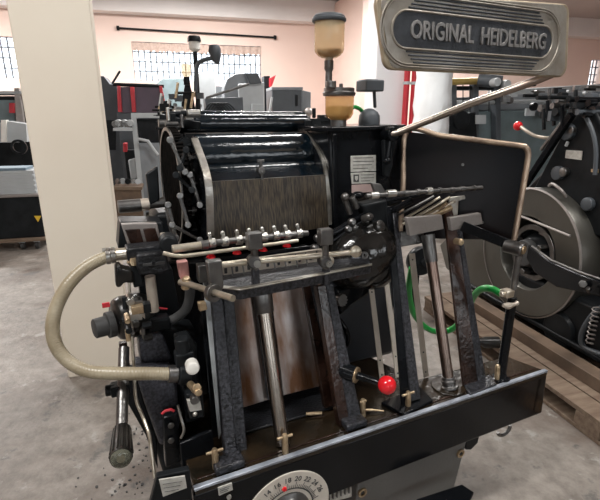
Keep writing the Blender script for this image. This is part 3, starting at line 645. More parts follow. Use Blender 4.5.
# left gearing
gx = .132
gcn = V((gx, .71, 1.30))
gw = part('toothed_wheel', 'gearblack', lambda b: (b.gear(gcn, (1, 0, 0),   .215, .026, 80, .007)))
part('wheel_web', 'gearblack', lambda b: b.lathe(gcn+V((.015, 0, 0)), (1, 0, 0), [(0, .20), (.01, .19), (.012, .12), (.02, .10), (.024, .04), (.04, .035)], 40), gw)
part('wheel_rim', 'dsteel', lambda b: b.ring(gcn-V((.017, 0, 0)), (1, 0, 0), .203, .215, .006, 64), gw)
for i in range(9):
    y_ = .50+random.random()*.12; z_ = 1.12+i*.042; r = random.choice((.02, .028, .035)); x_ = .145+random.random()*.02
    part('small_gear', random.choice(('dsteel', 'bgdark', 'dsteel')), lambda b: (b.gear((x_, y_, z_), (1, 0, 0) if i % 2 else (.4, -1, .2), r, .022, 16, .005), b.cyl((x_-.02, y_, z_), (x_+.02, y_, z_), .009, n=12)), gw)
for i, (a, b_) in enumerate((((170, 140), (185, 172)), ((176, 175), (192, 190)), ((180, 196), (188, 225)), ((168, 205), (176, 238)), ((186, 150), (180, 168)), ((190, 175), (200, 205)), ((172, 225), (200, 240)))):
    part('gear_lever', ('dsteel', 'bgdark', 'dsteel')[i % 3], lambda b: (b.bar(mp(*a, Y(.48)), mp(*b_, Y(.47)), .012, .01), b.cyl(mp(*a, Y(.46)), mp(*a, Y(.5)), .011, n=12), b.cyl(mp(*b_, Y(.45)), mp(*b_, Y(.5)), .011, n=12)), bevel=.002)
# roller carriage bits at upper left
for i in range(14):
    px = 168+random.random()*30; py = 110+random.random()*22; y_ = .66+random.random()*.16; c = mp(px, py, Y(y_))
    k = i % 4
    part('carriage_fitting', ('dsteel', 'bgdark', 'steel')[i % 3], lambda b: (b.cyl(c-V((.02, 0, 0)), c+V((.025, 0, 0)), .008+.006*random.random(), n=14) if k < 2 else (b.cyl(c-V((0, 0, .025)), c+V((0, 0, .02)), .006, n=10) if k == 2 else b.box(c, (.03, .02, .028)))), r1, .002)
for i in range(5):
    c = mp(313+i*4, 117+random.random()*7, Y(.74)); part('carriage_fitting', 'bgdark', lambda b: b.box(c, (.024, .03, .02+.02*random.random())), r1, .003)
part('carriage_arm', 'bgdark', lambda b: b.bar(mp(160, 118, Y(.8)), mp(200, 126, Y(.72)), .02, .03), bevel=.004)
part('carriage_arm', 'bgdark', lambda b: (b.bar(mp(305, 124, Y(.74)), mp(330, 123, Y(.74)), .02, .03), b.cyl(mp(314, 108, Y(.74)), mp(314, 118, Y(.74)), .008, n=12), b.bar(mp(313, 126, Y(.72)), mp(322, 148, Y(.72)), .03, .03)), bevel=.004)
# outboard handle on the left of the gears
part('outboard_shaft', 'dsteel', lambda b: b.cyl(mp(148, 204, Y(.62)), mp(165, 202, Y(.62)), .018, n=20))
hs = part('hand_roller', 'dsteel', lambda b: b.cyl(mp(118, 207, Y(.62)), mp(141, 205, Y(.62)), .022, n=24), bevel=.002)
part('hand_roller_collar', 'strip', lambda b: b.cyl(mp(140, 205, Y(.62)), mp(149, 204, Y(.62)), .021, n=24), hs)
S1('outboard_bracket', [(146, 174), (158, 166), (160, 200), (150, 206)], Y(.60), .03, 'bgdark', bevel=.006)
# ---- left pump / motor side
S1('pump_back', [(120, 222), (163, 222), (164, 250), (118, 250)], Y(.40), .10, 'bgdark', bevel=.006)
bxs = S1('pump_box', [(121, 224), (157, 223), (163, 247), (129, 249)], Y(.385), .03, 'block', bevel=.003)
for poly in ([(125, 230), (140, 229), (144, 244), (131, 245)], [(143, 229), (155, 228), (160, 242), (147, 244)]): S1('box_window', poly, Y(.38), .01, 'brownpaint', bxs, .002)
part('box_nut', 'strip', lambda b: b.cyl(mp(164, 240, Y(.36)), mp(164, 233, Y(.36)), .012, n=6), bxs, .001)
S1('pump_bracket', [(126, 249), (165, 245), (168, 252), (148, 262), (128, 262)], Y(.30), .06, 'crinkle', bevel=.005)
part('bracket_bolt', 'bgdark', lambda b: b.lathe(mp(169, 245, Y(.26)), (-.1, -1, 0), [(-.05, .026), (.0, .026), (.005, .02), (.005, .008)], 24), bevel=.001)
vb = S1('valve_block', [(136, 255), (166, 252), (171, 270), (162, 274), (140, 276), (137, 268)], Y(.27), .06, 'crinkle', bevel=.006)
for poly in ([(143, 264), (152, 263), (152, 265.5), (143, 266.5)], [(156, 262.5), (165, 261.5), (165, 264), (156, 265)]): S1('valve_slot', poly, Y(.266), .01, 'rubber', vb, 0)
part('pump_cylinder', 'strip', lambda b: b.cyl(mp(150, 276, Y(.30)), mp(154, 311, Y(.30)), .015, n=26), label='bright chrome rod')
S1('pump_panel', [(138, 272), (172, 268), (180, 312), (142, 316)], Y(.37), .04, 'bgdark', bevel=.003)
part('red_gasket', 'redpaint', lambda b: b.tube([mp(140, 309, Y(.33)), mp(152, 307, Y(.32)), mp(167, 309, Y(.33))], .003, 8))
S1('side_knob', [(115, 268), (120, 265), (122, 269), (133, 271), (134, 284), (124, 283), (121, 288), (116, 288)], Y(.28), .05, 'blackplastic', bevel=.008)
S1('black_link', [(131, 267), (140, 266), (144, 286), (134, 288)], Y(.29), .04, 'bgdark', bevel=.003)
mh = mp(113, 320, Y(.33)); mo = part('motor_housing', 'blackplastic', lambda b: b.lathe(mh+V((.10, .02, 0)), (-1, -.25, .0), [(0, .055), (.02, .064), (.075, .066), (.092, .060), (.10, .048)], 36), bevel=.002)
part('motor_cap', 'rubber', lambda b: b.lathe(mh+V((.0, -.015, -.005)), (-1, -.25, 0), [(0, .038), (.018, .038), (.020, .029), (.052, .028), (.055, .024)], 32), mo)
part('motor_tag', 'redpaint', lambda b: b.box(mp(106, 305, Y(.28)), (.02, .006, .014)), mo, .001)
random.seed(21)
for k in range(16):
    px = 124+random.random()*26; py = 298+random.random()*44; c = mp(px, py, Y(.22+.02*random.random())); q = k % 4; r = .006+.006*random.random(); mm = ('bgdark', 'dsteel', 'brass', 'blackplastic', 'steel')[k % 5]
    part(('pump_bolt', 'pump_nut', 'pump_lug', 'pump_stud')[q], mm, lambda b: (b.cyl(c-V((0, .02, 0)), c+V((0, .03, 0)), r, n=14) if q == 0 else b.cyl(c-V((.012, 0, 0)), c+V((.012, 0, 0)), r*1.3, n=6) if q == 1 else b.box(c, (.022+r, .03, .014+r)) if q == 2 else b.cyl(c-V((0, 0, .02)), c+V((0, 0, .015)), r*.6, n=10)), bevel=.001)
S1('clamp_plate', [(124, 310), (134, 308), (136, 328), (126, 332)], Y(.29), .03, 'dsteel', bevel=.003)
S1('clamp_plate', [(139, 314), (145, 313), (146, 334), (140, 335)], Y(.28), .03, 'strip', bevel=.002)
S1('clamp_jaw', [(128, 317), (140, 318), (140, 333), (130, 333)], Y(.275), .03, 'blackplastic', bevel=.004)
part('elbow_pipe', 'rubber', lambda b: b.tube(smooth_path([mp(146, 324, Y(.30)), mp(160, 323, Y(.30)), mp(174, 319, Y(.29)), mp(186, 309, Y(.27)), mp(190, 293, Y(.25)), mp(188, 283, Y(.24))], 8), .0145, 16), label='curved dark pipe')
S1('pipe_block', [(148, 321), (170, 318), (172, 330), (150, 333)], Y(.27), .05, 'bgdark', bevel=.006)
S1('pink_block', [(178, 263), (188, 261), (190, 277), (181, 280)], Y(.2), .03, 'pink', bevel=.003)
part('pink_cap', 'brass', lambda b: b.lathe(mp(186, 282, Y(.19)), (.1, -.3, 1), [(-.02, .012), (.01, .012), (.016, .008)], 16), bevel=.001)
S1('grey_block', [(198, 266), (207, 265), (208, 283), (199, 283)], Y(.17), .03, 'dsteel', bevel=.003)
S1('cable_box', [(139, 340), (163, 334), (174, 363), (141, 365)], Y(.26), .09, 'crinkle_lit', bevel=.010)
S1('rear_plate', [(119, 344), (127, 343), (131, 372), (121, 372)], Y(.38), .02, 'brownpaint', bevel=.002)
S1('side_column', [(135, 372), (172, 370), (177, 385), (180, 424), (178, 442), (160, 446), (144, 402)], Y(.21), .10, 'crinkle_lit', bevel=.008)
S1('column_back_plate', [(120, 372), (136, 372), (144, 402), (157, 440), (158, 470), (146, 436), (128, 404)], Y(.33), .05, 'bgdark', bevel=.004)  # dark plate behind the side column
S1('side_casting', [(140, 330), (172, 328), (196, 330), (212, 470), (165, 480), (150, 430)], Y(.40), .10, 'bgdark', bevel=.01)
part('brass_pipe', 'nickel', lambda b: b.tube(smooth_path([mp(132, 336, Y(.26)), mp(134, 368, Y(.24)), mp(136, 398, Y(.2)), mp(143, 417, Y(.17)), mp(149, 434, Y(.13)), mp(152, 455, Y(.1)), mp(155, 478, Y(.07))], 6), .0048, 10), label='thin yellowed pipe')
part('brass_pipe', 'nickel', lambda b: b.tube(smooth_path([mp(129, 280, Y(.3)), mp(130, 300, Y(.29)), mp(133, 336, Y(.26))], 5), .004, 8))
S1('hose_plate', [(176, 340), (190, 336), (197, 345), (200, 420), (186, 424), (180, 370)], Y(.2), .05, 'bgdark', bevel=.006)
ht = mp(168, 374, Y(.16)); part('hose_ferrule', 'dsteel', lambda b: b.cyl(ht, mp(178, 373.5, Y(.16)), .024, n=22), bevel=.003)
vf = part('valve_fitting', 'bgdark', lambda b: (b.cyl(mp(178, 374, Y(.16)), mp(190, 373, Y(.16)), .030, n=20), b.box(mp(184, 357, Y(.17)), (.05, .04, .04)), b.cyl(mp(183, 352, Y(.17)), mp(181, 338, Y(.17)), .020, n=18)), bevel=.004)
c = mp(195.5, 373, Y(.08)); part('valve_cap', 'white', lambda b: b.lathe(c+V((0, .05, 0)), (-.1, -1, .15), [(.0, .018), (.03, .018), (.032, .0185), (.038, .016), (.040, .010)], 28), vf, label='white round valve cap')
part('brass_fitting', 'brass', lambda b: (b.cyl(mp(190, 384, Y(.12)), mp(199, 393, Y(.05)), .010, n=14), b.cyl(mp(195, 389, Y(.1)), mp(197, 388, Y(.06)), .013, n=6)), vf, .002)
c = mp(195, 400, Y(.1)); part('round_nut', 'dsteel', lambda b: b.lathe(c, (-.1, -1, .1), [(-.03, .014), (.0, .014), (.006, .010), (.006, .005)], 18), vf)
S1('valve_label', [(187, 401), (200, 400), (202, 410), (190, 412)], Y(.1), .012, 'label', vf, .001)
S1('valve_lower', [(186, 395), (203, 392), (205, 418), (190, 420)], Y(.115), .04, 'bgdark', vf, .005)
part('valve_ball', 'steel', lambda b: b.ball(mp(195, 414, Y(.1)), .007), vf)
S1('bolted_plate', [(163, 418), (178, 413), (181, 462), (166, 468)], Y(.16), .04, 'enamel', bevel=.004)
for py in (425, 440): part('plate_bolt', 'dsteel', lambda b: b.lathe(mp(171, py, Y(.155)), (0, -1, 0), [(0, .009), (.005, .009), (.006, .005)], 16), bevel=.001)
part('red_ring', 'redpaint', lambda b: b.tube([mp(162, 414, Y(.15)), mp(165, 411, Y(.15)), mp(171, 409.5, Y(.15)), mp(174, 411, Y(.15))], .004, 8))
part('spring_lever', 'steel', lambda b: b.tube(smooth_path([mp(178, 405, Y(.15)), mp(181, 418, Y(.14)), mp(184, 430, Y(.13)), mp(181, 438, Y(.13))], 5), .004, 8))
S1('tray_side', [(180, 444), (212, 430), (218, 470), (192, 486), (182, 470)], Y(.12), .012, 'enamel', bevel=.003)
# steel braces at the lower left inner corner
S1('corner_wedge', [(200, 300), (207, 300), (221, 430), (214, 450)], ('L', .18), .03, 'enamel', bevel=.003)
# hose
hp = [(120, 254, .34), (106, 257, .34), (85, 268, .33), (66, 288, .31), (54, 315, .29), (54, 340, .27), (66, 359, .25), (88, 371, .22), (120, 373.5, .19), (150, 373.5, .17), (170, 374, .16)]
hpts = smooth_path([mp(a, b_, Y(c)) for a, b_, c in hp], 36)
ho = part('suction_hose', 'hose', lambda b: b.tube(hpts, .0178, 16, rib=(4, 1.035)), label='ribbed beige hose looping to the left')
for px, py, q in ((108, 256.5, .34), (113, 255.5, .34)):
    c = mp(px, py, Y(q)); part('hose_clip', 'steel', lambda b: b.cyl(c-V((.006, 0, -.001)), c+V((.006, 0, .001)), .0235, n=22), ho, .001)
c = mp(108, 250, Y(.34)); part('clip_screw', 'steel', lambda b: b.cyl(c-V((.015, 0, 0)), c+V((.018, 0, 0)), .007, n=10), ho)
part('hose_nozzle', 'nickel', lambda b: b.cyl(mp(117, 254.5, Y(.34)), mp(128, 253.5, Y(.33)), .018, n=20), ho)
part('nozzle_nut', 'brass', lambda b: b.cyl(mp(131, 262, Y(.32)), mp(134, 262, Y(.29)), .013, n=6), ho, .001)
# crank
cr0 = mp(124, 348, Y(.30)); cr1 = mp(121.5, 432, Y(.12))
ck = part('crank_rod', 'dsteel', lambda b: b.cyl(cr0, cr1, .0155, n=20), label='grey steel crank rod')
part('crank_joint', 'bgdark', lambda b: (b.box(mp(120, 388, Y(.22)), (.05, .04, .03)), b.cyl(mp(105, 391, Y(.22)), mp(116, 389, Y(.22)), .016, n=16)), ck, .004)
ch0 = mp(122, 428, Y(.13)); ch1 = mp(121, 458, Y(.02))
def grip(b):
    d = ch1-ch0; b.lathe(ch0, d, [(0, .017), (.006, .022), (d.length*.8, .026), (d.length, .027)], 30)
    R = basis(d)
    for i in range(14):
        t = 2*PI*i/14; o_ = R @ V((math.cos(t), math.sin(t), 0)); b.cyl(ch0+o_*.021+d*.08, ch0+o_*.0265+d*.92, .003, n=6)
part('crank_grip', 'blackplastic', grip, ck, label='black fluted hand grip')
part('grip_cap', 'clear', lambda b: b.lathe(ch1, ch1-ch0, [(0, .0255), (.008, .024), (.013, .017), (.015, .008)], 28), ck)
part('grip_core', 'brass', lambda b: b.cyl(ch1, ch1+(ch1-ch0).normalized()*.006, .010, n=16), ck)

# ================================================================ BACKGROUND THINGS (room frame)
def RS(mb, poly, D, th, dy=0.):      # pixel outline standing at its own distance D, extruded away from the camera
    return mb.prism([rp(x, y, D)+RY*dy for x, y in poly], RY*th)
def rt(name, label, cat, px, D, group=None, z=0.):
    p = rp(px, 120, D); return thing(name, label, cat, (p.x, p.y, z), RA, group)
def rpart(name, m, parent, fn, bevel=.004, **k):
    mb = MB(); fn(mb); return mb.build(name, m, parent, bevel, **k)
def downto(poly_top_left, poly_top_right, D, z=0.):   # rectangle from two pixel corners down to height z
    a = rp(*poly_top_left, D); b = rp(*poly_top_right, D); return [a, b, V((b.x, b.y, z)), V((a.x, a.y, z))]
def BD(mb, tl, tr, D, th, z=0.): return mb.prism(downto(tl, tr, D, z), RY*th)

# ---- left edge: small machine, table with stacks, dark crate on a dolly
t = rt('guillotine_machine', 'grey machine with red lever standing left of the cream pillar', 'machine', 15, 7.6)
rpart('body', 'bgdark', t, lambda b: BD(b, (-30, 96), (24, 96), 7.6, .6, .02))
rpart('screen', 'bgteal', t, lambda b: RS(b, rect(-20, 100, 15, 122), 7.58, .04))
rpart('top_rail', 'bglight', t, lambda b: RS(b, rect(-30, 91, 27, 94), 7.5, .5))
rpart('upright', 'block', t, lambda b: RS(b, [(14, 88), (19, 88), (24, 124), (16, 124)], 7.5, .08))
rpart('red_lever', 'redpaint', t, lambda b: RS(b, rect(9, 103, 14, 113), 7.45, .06), label='red lever')
rpart('side_table', 'bglight', t, lambda b: RS(b, [(-10, 125), (6, 121), (26, 124), (27, 142), (-8, 143)], 7.1, .3))
rpart('table_post', 'white', t, lambda b: RS(b, rect(1, 120, 6, 142), 7.05, .1))
rpart('hand_wheel', 'bgdark', t, lambda b: b.ring(rp(19, 147, 7.0), RY, .07, .10, .04))
t = rt('crate_dolly', 'low wheeled wooden dolly under the dark crate at the left', 'dolly', 18, 5.9)
zc0 = rp(20, 238, 5.9).z; zc1 = max(.11, zc0)
def rbox(b, x0, x1, y0, y1, z0, z1): return b.prism([rl(x0, y0, z0), rl(x1, y0, z0), rl(x1, y1, z0), rl(x0, y1, z0)], (0, 0, z1-z0))
ca = coef(rp(-30, 220, 5.9))[0]; cb = coef(rp(43, 220, 5.9))[0]
rpart('deck', 'wood', t, lambda b: rbox(b, ca, cb, 5.88, 6.5, .11, .15))
for x in (ca+.1, (ca+cb)/2+.1, cb-.12):
    for y in (5.96, 6.4):
        w = rpart('caster', 'rubber', t, lambda b: b.cyl(rl(x-.02, y, .05), rl(x+.02, y, .05), .05, n=18))
        rpart('caster_fork', 'bglight', w, lambda b: rbox(b, x-.03, x+.03, y-.03, y+.03, .085, .11), 0)
t = rt('storage_crate', 'dark blue black crate on a dolly left of the cream pillar', 'crate', 18, 5.95, z=.15)
ztop = rp(20, 197, 5.92).z
rpart('crate_body', 'bgdark', t, lambda b: rbox(b, ca, cb-.01, 5.92, 6.45, .151, ztop), .01)
rpart('crate_rim', 'block', t, lambda b: rbox(b, ca, cb, 5.90, 6.47, ztop, ztop+.03), .005)
rpart('yellow_mark', 'yellow', t, lambda b: RS(b, [(34, 216), (41, 216), (38, 222)], 5.91, .01), 0, label='small yellow triangle')
t = tag(rpart('green_bundle', 'bgteal', None, lambda b: [b.ball(rl(cb-.86, 6.15, ztop+.145), .14, (1.4, 1, .8), u=20, v=12), b.ball(rl(cb-.98, 6.2, ztop+.18), .12, (1.2, 1, .9), u=16, v=10)] and None, 0), 'dark green cloth bundle lying on the dark crate', 'bundle')
t = tag(rpart('paper_stack', 'bglight', None, lambda b: [rbox(b, cb-.62+.01*(i % 3), cb-.04-.012*(i % 2), 5.97, 6.4, ztop+.031+i*.03, ztop+.059+i*.03) for i in range(9)] and None, 0), 'grey layered stack of sheets on the dark crate', 'paper stack')
t = tag(rpart('paper_sheets', 'blueb', None, lambda b: [rbox(b, cb-.55, cb-.12, 6.0, 6.3, ztop+.301+i*.01, ztop+.309+i*.01) for i in range(3)] and None, 0), 'faded blue sheets topmost on the grey stack', 'paper')

# ---- machines behind the foreground press, left of the glasses
t = rt('tall_cabinet', 'tall slate grey machine cabinet just right of the cream pillar', 'cabinet', 106, 9.2)
rpart('cabinet_body', 'bggreyd', t, lambda b: (b.prism([rp(96, 76, 9.2), rp(104, 76, 9.2), rp(110, 84, 9.2), rp(117, 84, 9.2)]+downto((96, 84), (117, 84), 9.2)[2:], RY*.6)), .01)
rpart('cabinet_panel', 'bgdark', t, lambda b: RS(b, rect(106, 120, 116, 150), 9.19, .02))
rpart('stay_rod', 'bgdark', t, lambda b: b.cyl(rp(112, 84, 9.25), rp(120, 71, 9.3), .02, n=10))
t = rt('purple_press', 'purple machine bed with three red upright bars under the middle window', 'machine', 140, 8.6)
rpart('bed', 'purple', t, lambda b: RS(b, [(118, 87), (160, 86), (165, 113), (120, 113)], 8.6, .5), .01)
rpart('bed_base', 'bggreyd', t, lambda b: BD(b, (117, 113), (166, 113), 8.62, .5))
for poly in ([(117, 86), (120, 86), (122, 112), (118, 112)], [(130, 87), (134, 87), (136, 112), (132, 112)], [(159, 86), (162, 86), (167, 113), (164, 114)]):
    rpart('upright_bar', 'redpaint', t, lambda b: RS(b, poly, 8.52, .08))
rpart('top_bar', 'bgdark', t, lambda b: b.cyl(rp(113, 84.5, 8.6), rp(164, 86, 8.6), .03, n=10))
t = rt('sheet_feeder', 'light grey feeder frame with dark open middle below the purple machine', 'machine', 148, 7.6)
zl = rp(150, 115, 7.6).z
rpart('frame_top', 'bglight', t, lambda b: RS(b, rect(131, 113, 166, 118), 7.6, .4))
for poly in ([(131, 117), (136, 117), (139, 190), (133, 190)], [(160, 117), (165, 117), (167, 190), (162, 190)]):
    rpart('frame_side', 'bglight', t, lambda b: BD(b, poly[0], poly[1], 7.6, .4))
rpart('dark_core', 'bgdark', t, lambda b: RS(b, rect(136, 119, 162, 144), 7.7, .2))
rpart('front_panel', 'bggrey', t, lambda b: BD(b, (135, 143), (163, 143), 7.62, .3, .05))
rpart('feed_lever', 'bglight', t, lambda b: b.tube([rp(138, 139, 7.5), rp(148, 141, 7.5), rp(154, 150, 7.5), rp(158, 155, 7.5)], .025, 10))
rpart('roller_shelf', 'bglight', t, lambda b: RS(b, rect(113, 128, 132, 131), 7.5, .3))
for k in range(6):
    rpart('roller_cog', ('dsteel', 'bglight')[k % 2], t, lambda b: b.cyl(rp(115+k*3, 124-k % 2, 7.5), rp(115+k*3, 124-k % 2, 7.5)+RY*.2, .05, n=14))
# objects on the floor behind the pillar
t = rt('wooden_box', 'open brown wooden box on the floor behind the cream pillar', 'box', 128, 7.0)
zb_ = rp(130, 189, 7.0).z
rpart('box_side', 'wooddark', t, lambda b: BD(b, (114, 190), (141, 190), 7.0, .04), 0)
rpart('box_side', 'wooddark', t, lambda b: BD(b, (114, 190), (141, 190), 7.32, .04), 0)
rpart('box_lid', 'wood', t, lambda b: RS(b, rect(113, 187, 142, 190), 6.98, .4), 0)
tt = []
for k, (px, py) in enumerate(((118, 183), (123, 182), (128, 183.5), (133, 182), (138, 184))):
    p = rp(px, py, 7.12+.04*(k % 2)); p.z = rp(px, 187, 6.98).z+.062
    o = tag(rpart('machine_gear', ('dsteel', 'bglight', 'bgdark')[k % 3], None, lambda b: b.gear(p, (.3*(k-2), -1, .2), .045, .03, 12, .01), 0), ['leftmost', 'second', 'middle', 'fourth', 'rightmost'][k]+' metal gear lying on the brown wooden box', 'gear', 'gears on the wooden box')
t = rt('floor_valve', 'grey valve body with red top standing behind the pillar', 'valve', 127, 7.9)
rpart('valve_body', 'bglight', t, lambda b: RS(b, [(128, 160), (135, 158), (138, 178), (131, 180)], 7.9, .15), .02)
rpart('valve_stand', 'bgdark', t, lambda b: BD(b, (124, 150), (134, 150), 7.95, .15), .01)
rpart('valve_top', 'redpaint', t, lambda b: RS(b, rect(123, 143, 127, 152), 7.88, .1), .01)
# grey-white cabinets by the window
t = rt('control_cabinet', 'pale grey upright cabinet in front of the middle window', 'cabinet', 207, 9.6)
rpart('cabinet_body', 'bglight', t, lambda b: BD(b, (198, 73), (215, 72), 9.6, .5), .01)
rpart('cabinet_foot', 'bggrey', t, lambda b: BD(b, (216, 86), (226, 86), 9.7, .4), .01)
t = rt('grey_cabinet', 'slate green low cabinet seen between purple machine and oil cup', 'cabinet', 172, 10.2)
rpart('cabinet_body', 'bgteal', t, lambda b: b.prism([rp(152, 88, 10.2), rp(162, 79, 10.2), rp(186, 78, 10.2)]+downto((152, 88), (186, 88), 10.2)[2:], RY*.5), .01)
t = rt('cutter_machine', 'pale grey machine with rounded blue grey cover in front of window right side', 'machine', 250, 8.9)
rpart('machine_body', 'bglight', t, lambda b: BD(b, (238, 84), (264, 82), 8.9, .5), .01)
rpart('rounded_cover', 'bggrey', t, lambda b: b.prism([rp(x, y, 8.95) for x, y in ((225, 112), (224, 88), (227, 79), (235, 74), (244, 73), (250, 76), (250, 112))], RY*.5), .01)
rpart('dark_hood', 'bggreyd', t, lambda b: RS(b, [(245, 73), (258, 73), (262, 83), (250, 84)], 8.8, .5), .01)
rpart('lower_panel', 'bglight', t, lambda b: RS(b, rect(252, 104, 264, 112), 8.8, .1))
t = rt('low_grey_table', 'slate grey bench below the pale cabinet, behind the ink rollers', 'bench', 222, 8.2)
rpart('bench_body', 'bggreyd', t, lambda b: BD(b, (205, 98), (243, 97), 8.2, .5), .01)
for k in range(6):
    rpart('bench_cable', 'bgdark', t, lambda b: b.tube(smooth_path([rp(205+k*3, 110, 8.1), rp(212+k*3, 103, 8.1), rp(222+k*3, 112, 8.1)], 4), .012, 6))
t = rt('dark_grey_cabinet', 'dark slate cabinet with wide front beside red stand, left of the oil glass', 'cabinet', 288, 9.0)
rpart('cabinet_body', 'bggreyd', t, lambda b: BD(b, (272, 88), (302, 88), 9.0, .6), .01)
rpart('cabinet_top', 'bggrey', t, lambda b: RS(b, rect(272, 87, 303, 90), 8.97, .6))
rpart('door_handle', 'bgdark', t, lambda b: RS(b, rect(296, 95, 298, 106), 8.95, .05))
rpart('side_unit', 'bggrey', t, lambda b: BD(b, (302, 90), (311, 92), 9.1, .5), .01)
rpart('side_knob', 'block', t, lambda b: b.ball(rp(308, 112, 8.95), .09, u=14, v=8))
t = rt('red_stand', 'dark red slanted stand beside the dark slate cabinet', 'stand', 270, 9.7)
rpart('stand_body', 'bgdark', t, lambda b: BD(b, (264, 76), (270, 76), 9.7, .3), .01)
rpart('stand_flap', 'redpaint', t, lambda b: RS(b, [(270, 78), (276, 75), (272, 86), (270, 87)], 9.6, .1))
t = tag(rpart('white_rod', 'bglight', None, lambda b: b.cyl((lambda q: V((q.x-.35, q.y-.1, .01)))(rp(272, 97, 8.5)), rp(272, 97, 8.5), .02, n=8), 0), 'thin pale rod leaning beside the dark slate cabinet', 'rod')

# ---- second letterpress of the same kind behind ours, only its top shows
t = rt('letterpress', 'black letterpress directly behind the foreground press with oil cups and arm lamp', 'printing press', 185, 4.6)
rpart('body', 'bgdark', t, lambda b: BD(b, (158, 128), (206, 128), 4.6, .7), .03)
rpart('top_plate', 'enamel', t, lambda b: RS(b, rect(156, 126, 206, 129), 4.55, .7), .004)
def zv(px, py, D): return rp(px, py, D)
a = zv(193.5, 128, 4.7); b_ = zv(195, 52, 4.7); a = V((b_.x, b_.y, a.z))
post = rpart('oil_post', 'bgdark', t, lambda b: b.cyl(V((a.x, a.y, a.z)), V((a.x, a.y, b_.z)), .022, n=14))
a2 = zv(195, 51.5, 4.7); b2 = zv(195, 42, 4.7)
rpart('oil_cup', 'white', post, lambda b: b.lathe(V((b_.x, b_.y, a2.z)), ZZ, [(0, .03), (.02, .052), (b2.z-a2.z, .055)], 20), 0)
rpart('cup_cap', 'bgdark', post, lambda b: b.lathe(V((a.x, a.y, b2.z)), ZZ, [(0, .062), (.03, .062), (.05, .05)], 20), 0)
p = zv(186.5, 77, 4.6); rpart('small_cup', 'cloudy', t, lambda b: b.lathe(p, ZZ, [(0, .03), (.02, .042), (.11, .045)], 18), 0)
rpart('small_cup_foot', 'bgdark', t, lambda b: b.cyl(p-ZZ*.07, p, .03, n=14), 0)
rpart('lamp_arm', 'bggreyd', t, lambda b: b.tube(smooth_path([zv(196, 92, 4.64), zv(196, 74, 4.64), zv(198, 64, 4.64), zv(204, 60, 4.62), zv(213, 58, 4.6)], 6), .020, 12))
rpart('lamp_head', 'bggreyd', t, lambda b: b.tube([zv(214, 45, 4.6), zv(214.5, 50, 4.6), zv(216, 57, 4.6), zv(217.5, 64, 4.6)], [.045, .06, .05, .02], 16), label='dark angled lamp head')
rpart('feed_rod', 'dsteel', t, lambda b: b.cyl(zv(206, 98, 4.5), zv(249, 84, 4.5), .012, n=10))
random.seed(11)
for k in range(60):
    px = 158+random.random()*46; py = 88+random.random()*38; 
    if py < 100 and px < 172: py += 18
    D = 4.6+random.random()*.4; p = zv(px, py, D); mm = ('bgdark', 'dsteel', 'bgdark', 'steel', 'bggreyd', 'brass')[k % 6]; q = k % 4; r = .008+.02*random.random()
    rpart(('machine_shaft', 'machine_disc', 'machine_block', 'machine_link')[q], mm, t, lambda b: (b.cyl(p-RX*.09, p+RX*.09, r*.5, n=10) if q == 0 else b.cyl(p-RY*.02, p+RY*.03, r*1.3, n=16) if q == 1 else b.box(p, (.05+r, .05, .04+r)) if q == 2 else b.bar(p-ZZ*.07-RX*.03, p+ZZ*.07, .02, .025)), 0)
rpart('support_column', 'bgdark', t, lambda b: (b.prism([zv(180, 128, 4.75), zv(182, 100, 4.75), zv(185, 84, 4.75), zv(190, 84, 4.75), zv(194, 100, 4.75), zv(198, 128, 4.75)], RY*.12)), .01)

# ---- window-side column with fire pipes and wrapped roll
for k, (x0, x1, nm) in enumerate(((403.5, 409, 'left'), (411, 416, 'right'))):
    a = rp(x0, 90, 6.35); b_ = rp(x1, 90, 6.35)
    t = thing('fire_pipe', f'{nm} of two red vertical pipes beside the white column', 'pipe', (a.x, a.y, 0), RA, 'red vertical pipes')
    rpart('pipe', 'redpaint', t, lambda b: b.cyl(V(((a.x+b_.x)/2, (a.y+b_.y)/2, 0)), V(((a.x+b_.x)/2, (a.y+b_.y)/2, zc+.35)), (b_-a).length/2, n=16), 0)
    rpart('pipe_clip', 'bglight', t, lambda b: b.cyl(V(((a.x+b_.x)/2, (a.y+b_.y)/2, 2.0)), V(((a.x+b_.x)/2, (a.y+b_.y)/2, 2.04)), (b_-a).length/2+.01, n=16), 0)
a = rp(421, 90, 5.2); b_ = rp(454, 90, 5.2)
cx = (a+b_)/2+RY*.1; r_ = (b_-a).length/2
mb = MB(); mb.lathe(V((cx.x, cx.y, 0)), ZZ, [(z*.12, r_*(1+.05*random.uniform(-1, 1))) for z in range(0, 22)], 28)
for v in mb.bm.verts: v.co += V((random.uniform(-1, 1), random.uniform(-1, 1), 0))*.012
tag(mb.build('wrapped_roll', 'wrap', None), 'tall roll wrapped in crumpled white plastic beside the red pipes', 'roll')

# ---- long presses along the right
t = rt('offset_press', 'long blue grey press with gold roller behind the hand guard', 'printing press', 520, 6.2)
rpart('side_frame', 'bgteal', t, lambda b: BD(b, (446, 112), (640, 108), 6.2, .8), .02)
rpart('upper_deck', 'bggrey', t, lambda b: RS(b, [(448, 98), (560, 92), (640, 92), (640, 108), (448, 112)], 6.4, .6), .02)
rpart('feed_rail', 'bglight', t, lambda b: b.cyl(rp(446, 103, 6.1), rp(640, 100, 6.1), .03, n=12))
for x in (452, 474, 496): rpart('frame_post', 'bggreyd', t, lambda b: RS(b, rect(x, 84, x+5, 150), 6.05, .12), .008)
for x in (463, 470, 489): rpart('hanging_wire', 'bgdark', t, lambda b: b.cyl(rp(x, 80, 6.0), rp(x, 112, 6.0), .008, n=6))
rpart('gold_roller', 'gold', t, lambda b: b.cyl(rp(447, 82, 6.0), rp(480, 81, 6.0), .045, n=18), label='gold coloured roller')
rpart('roller_bracket', 'bgdark', t, lambda b: RS(b, rect(444, 86, 500, 90), 6.1, .2))
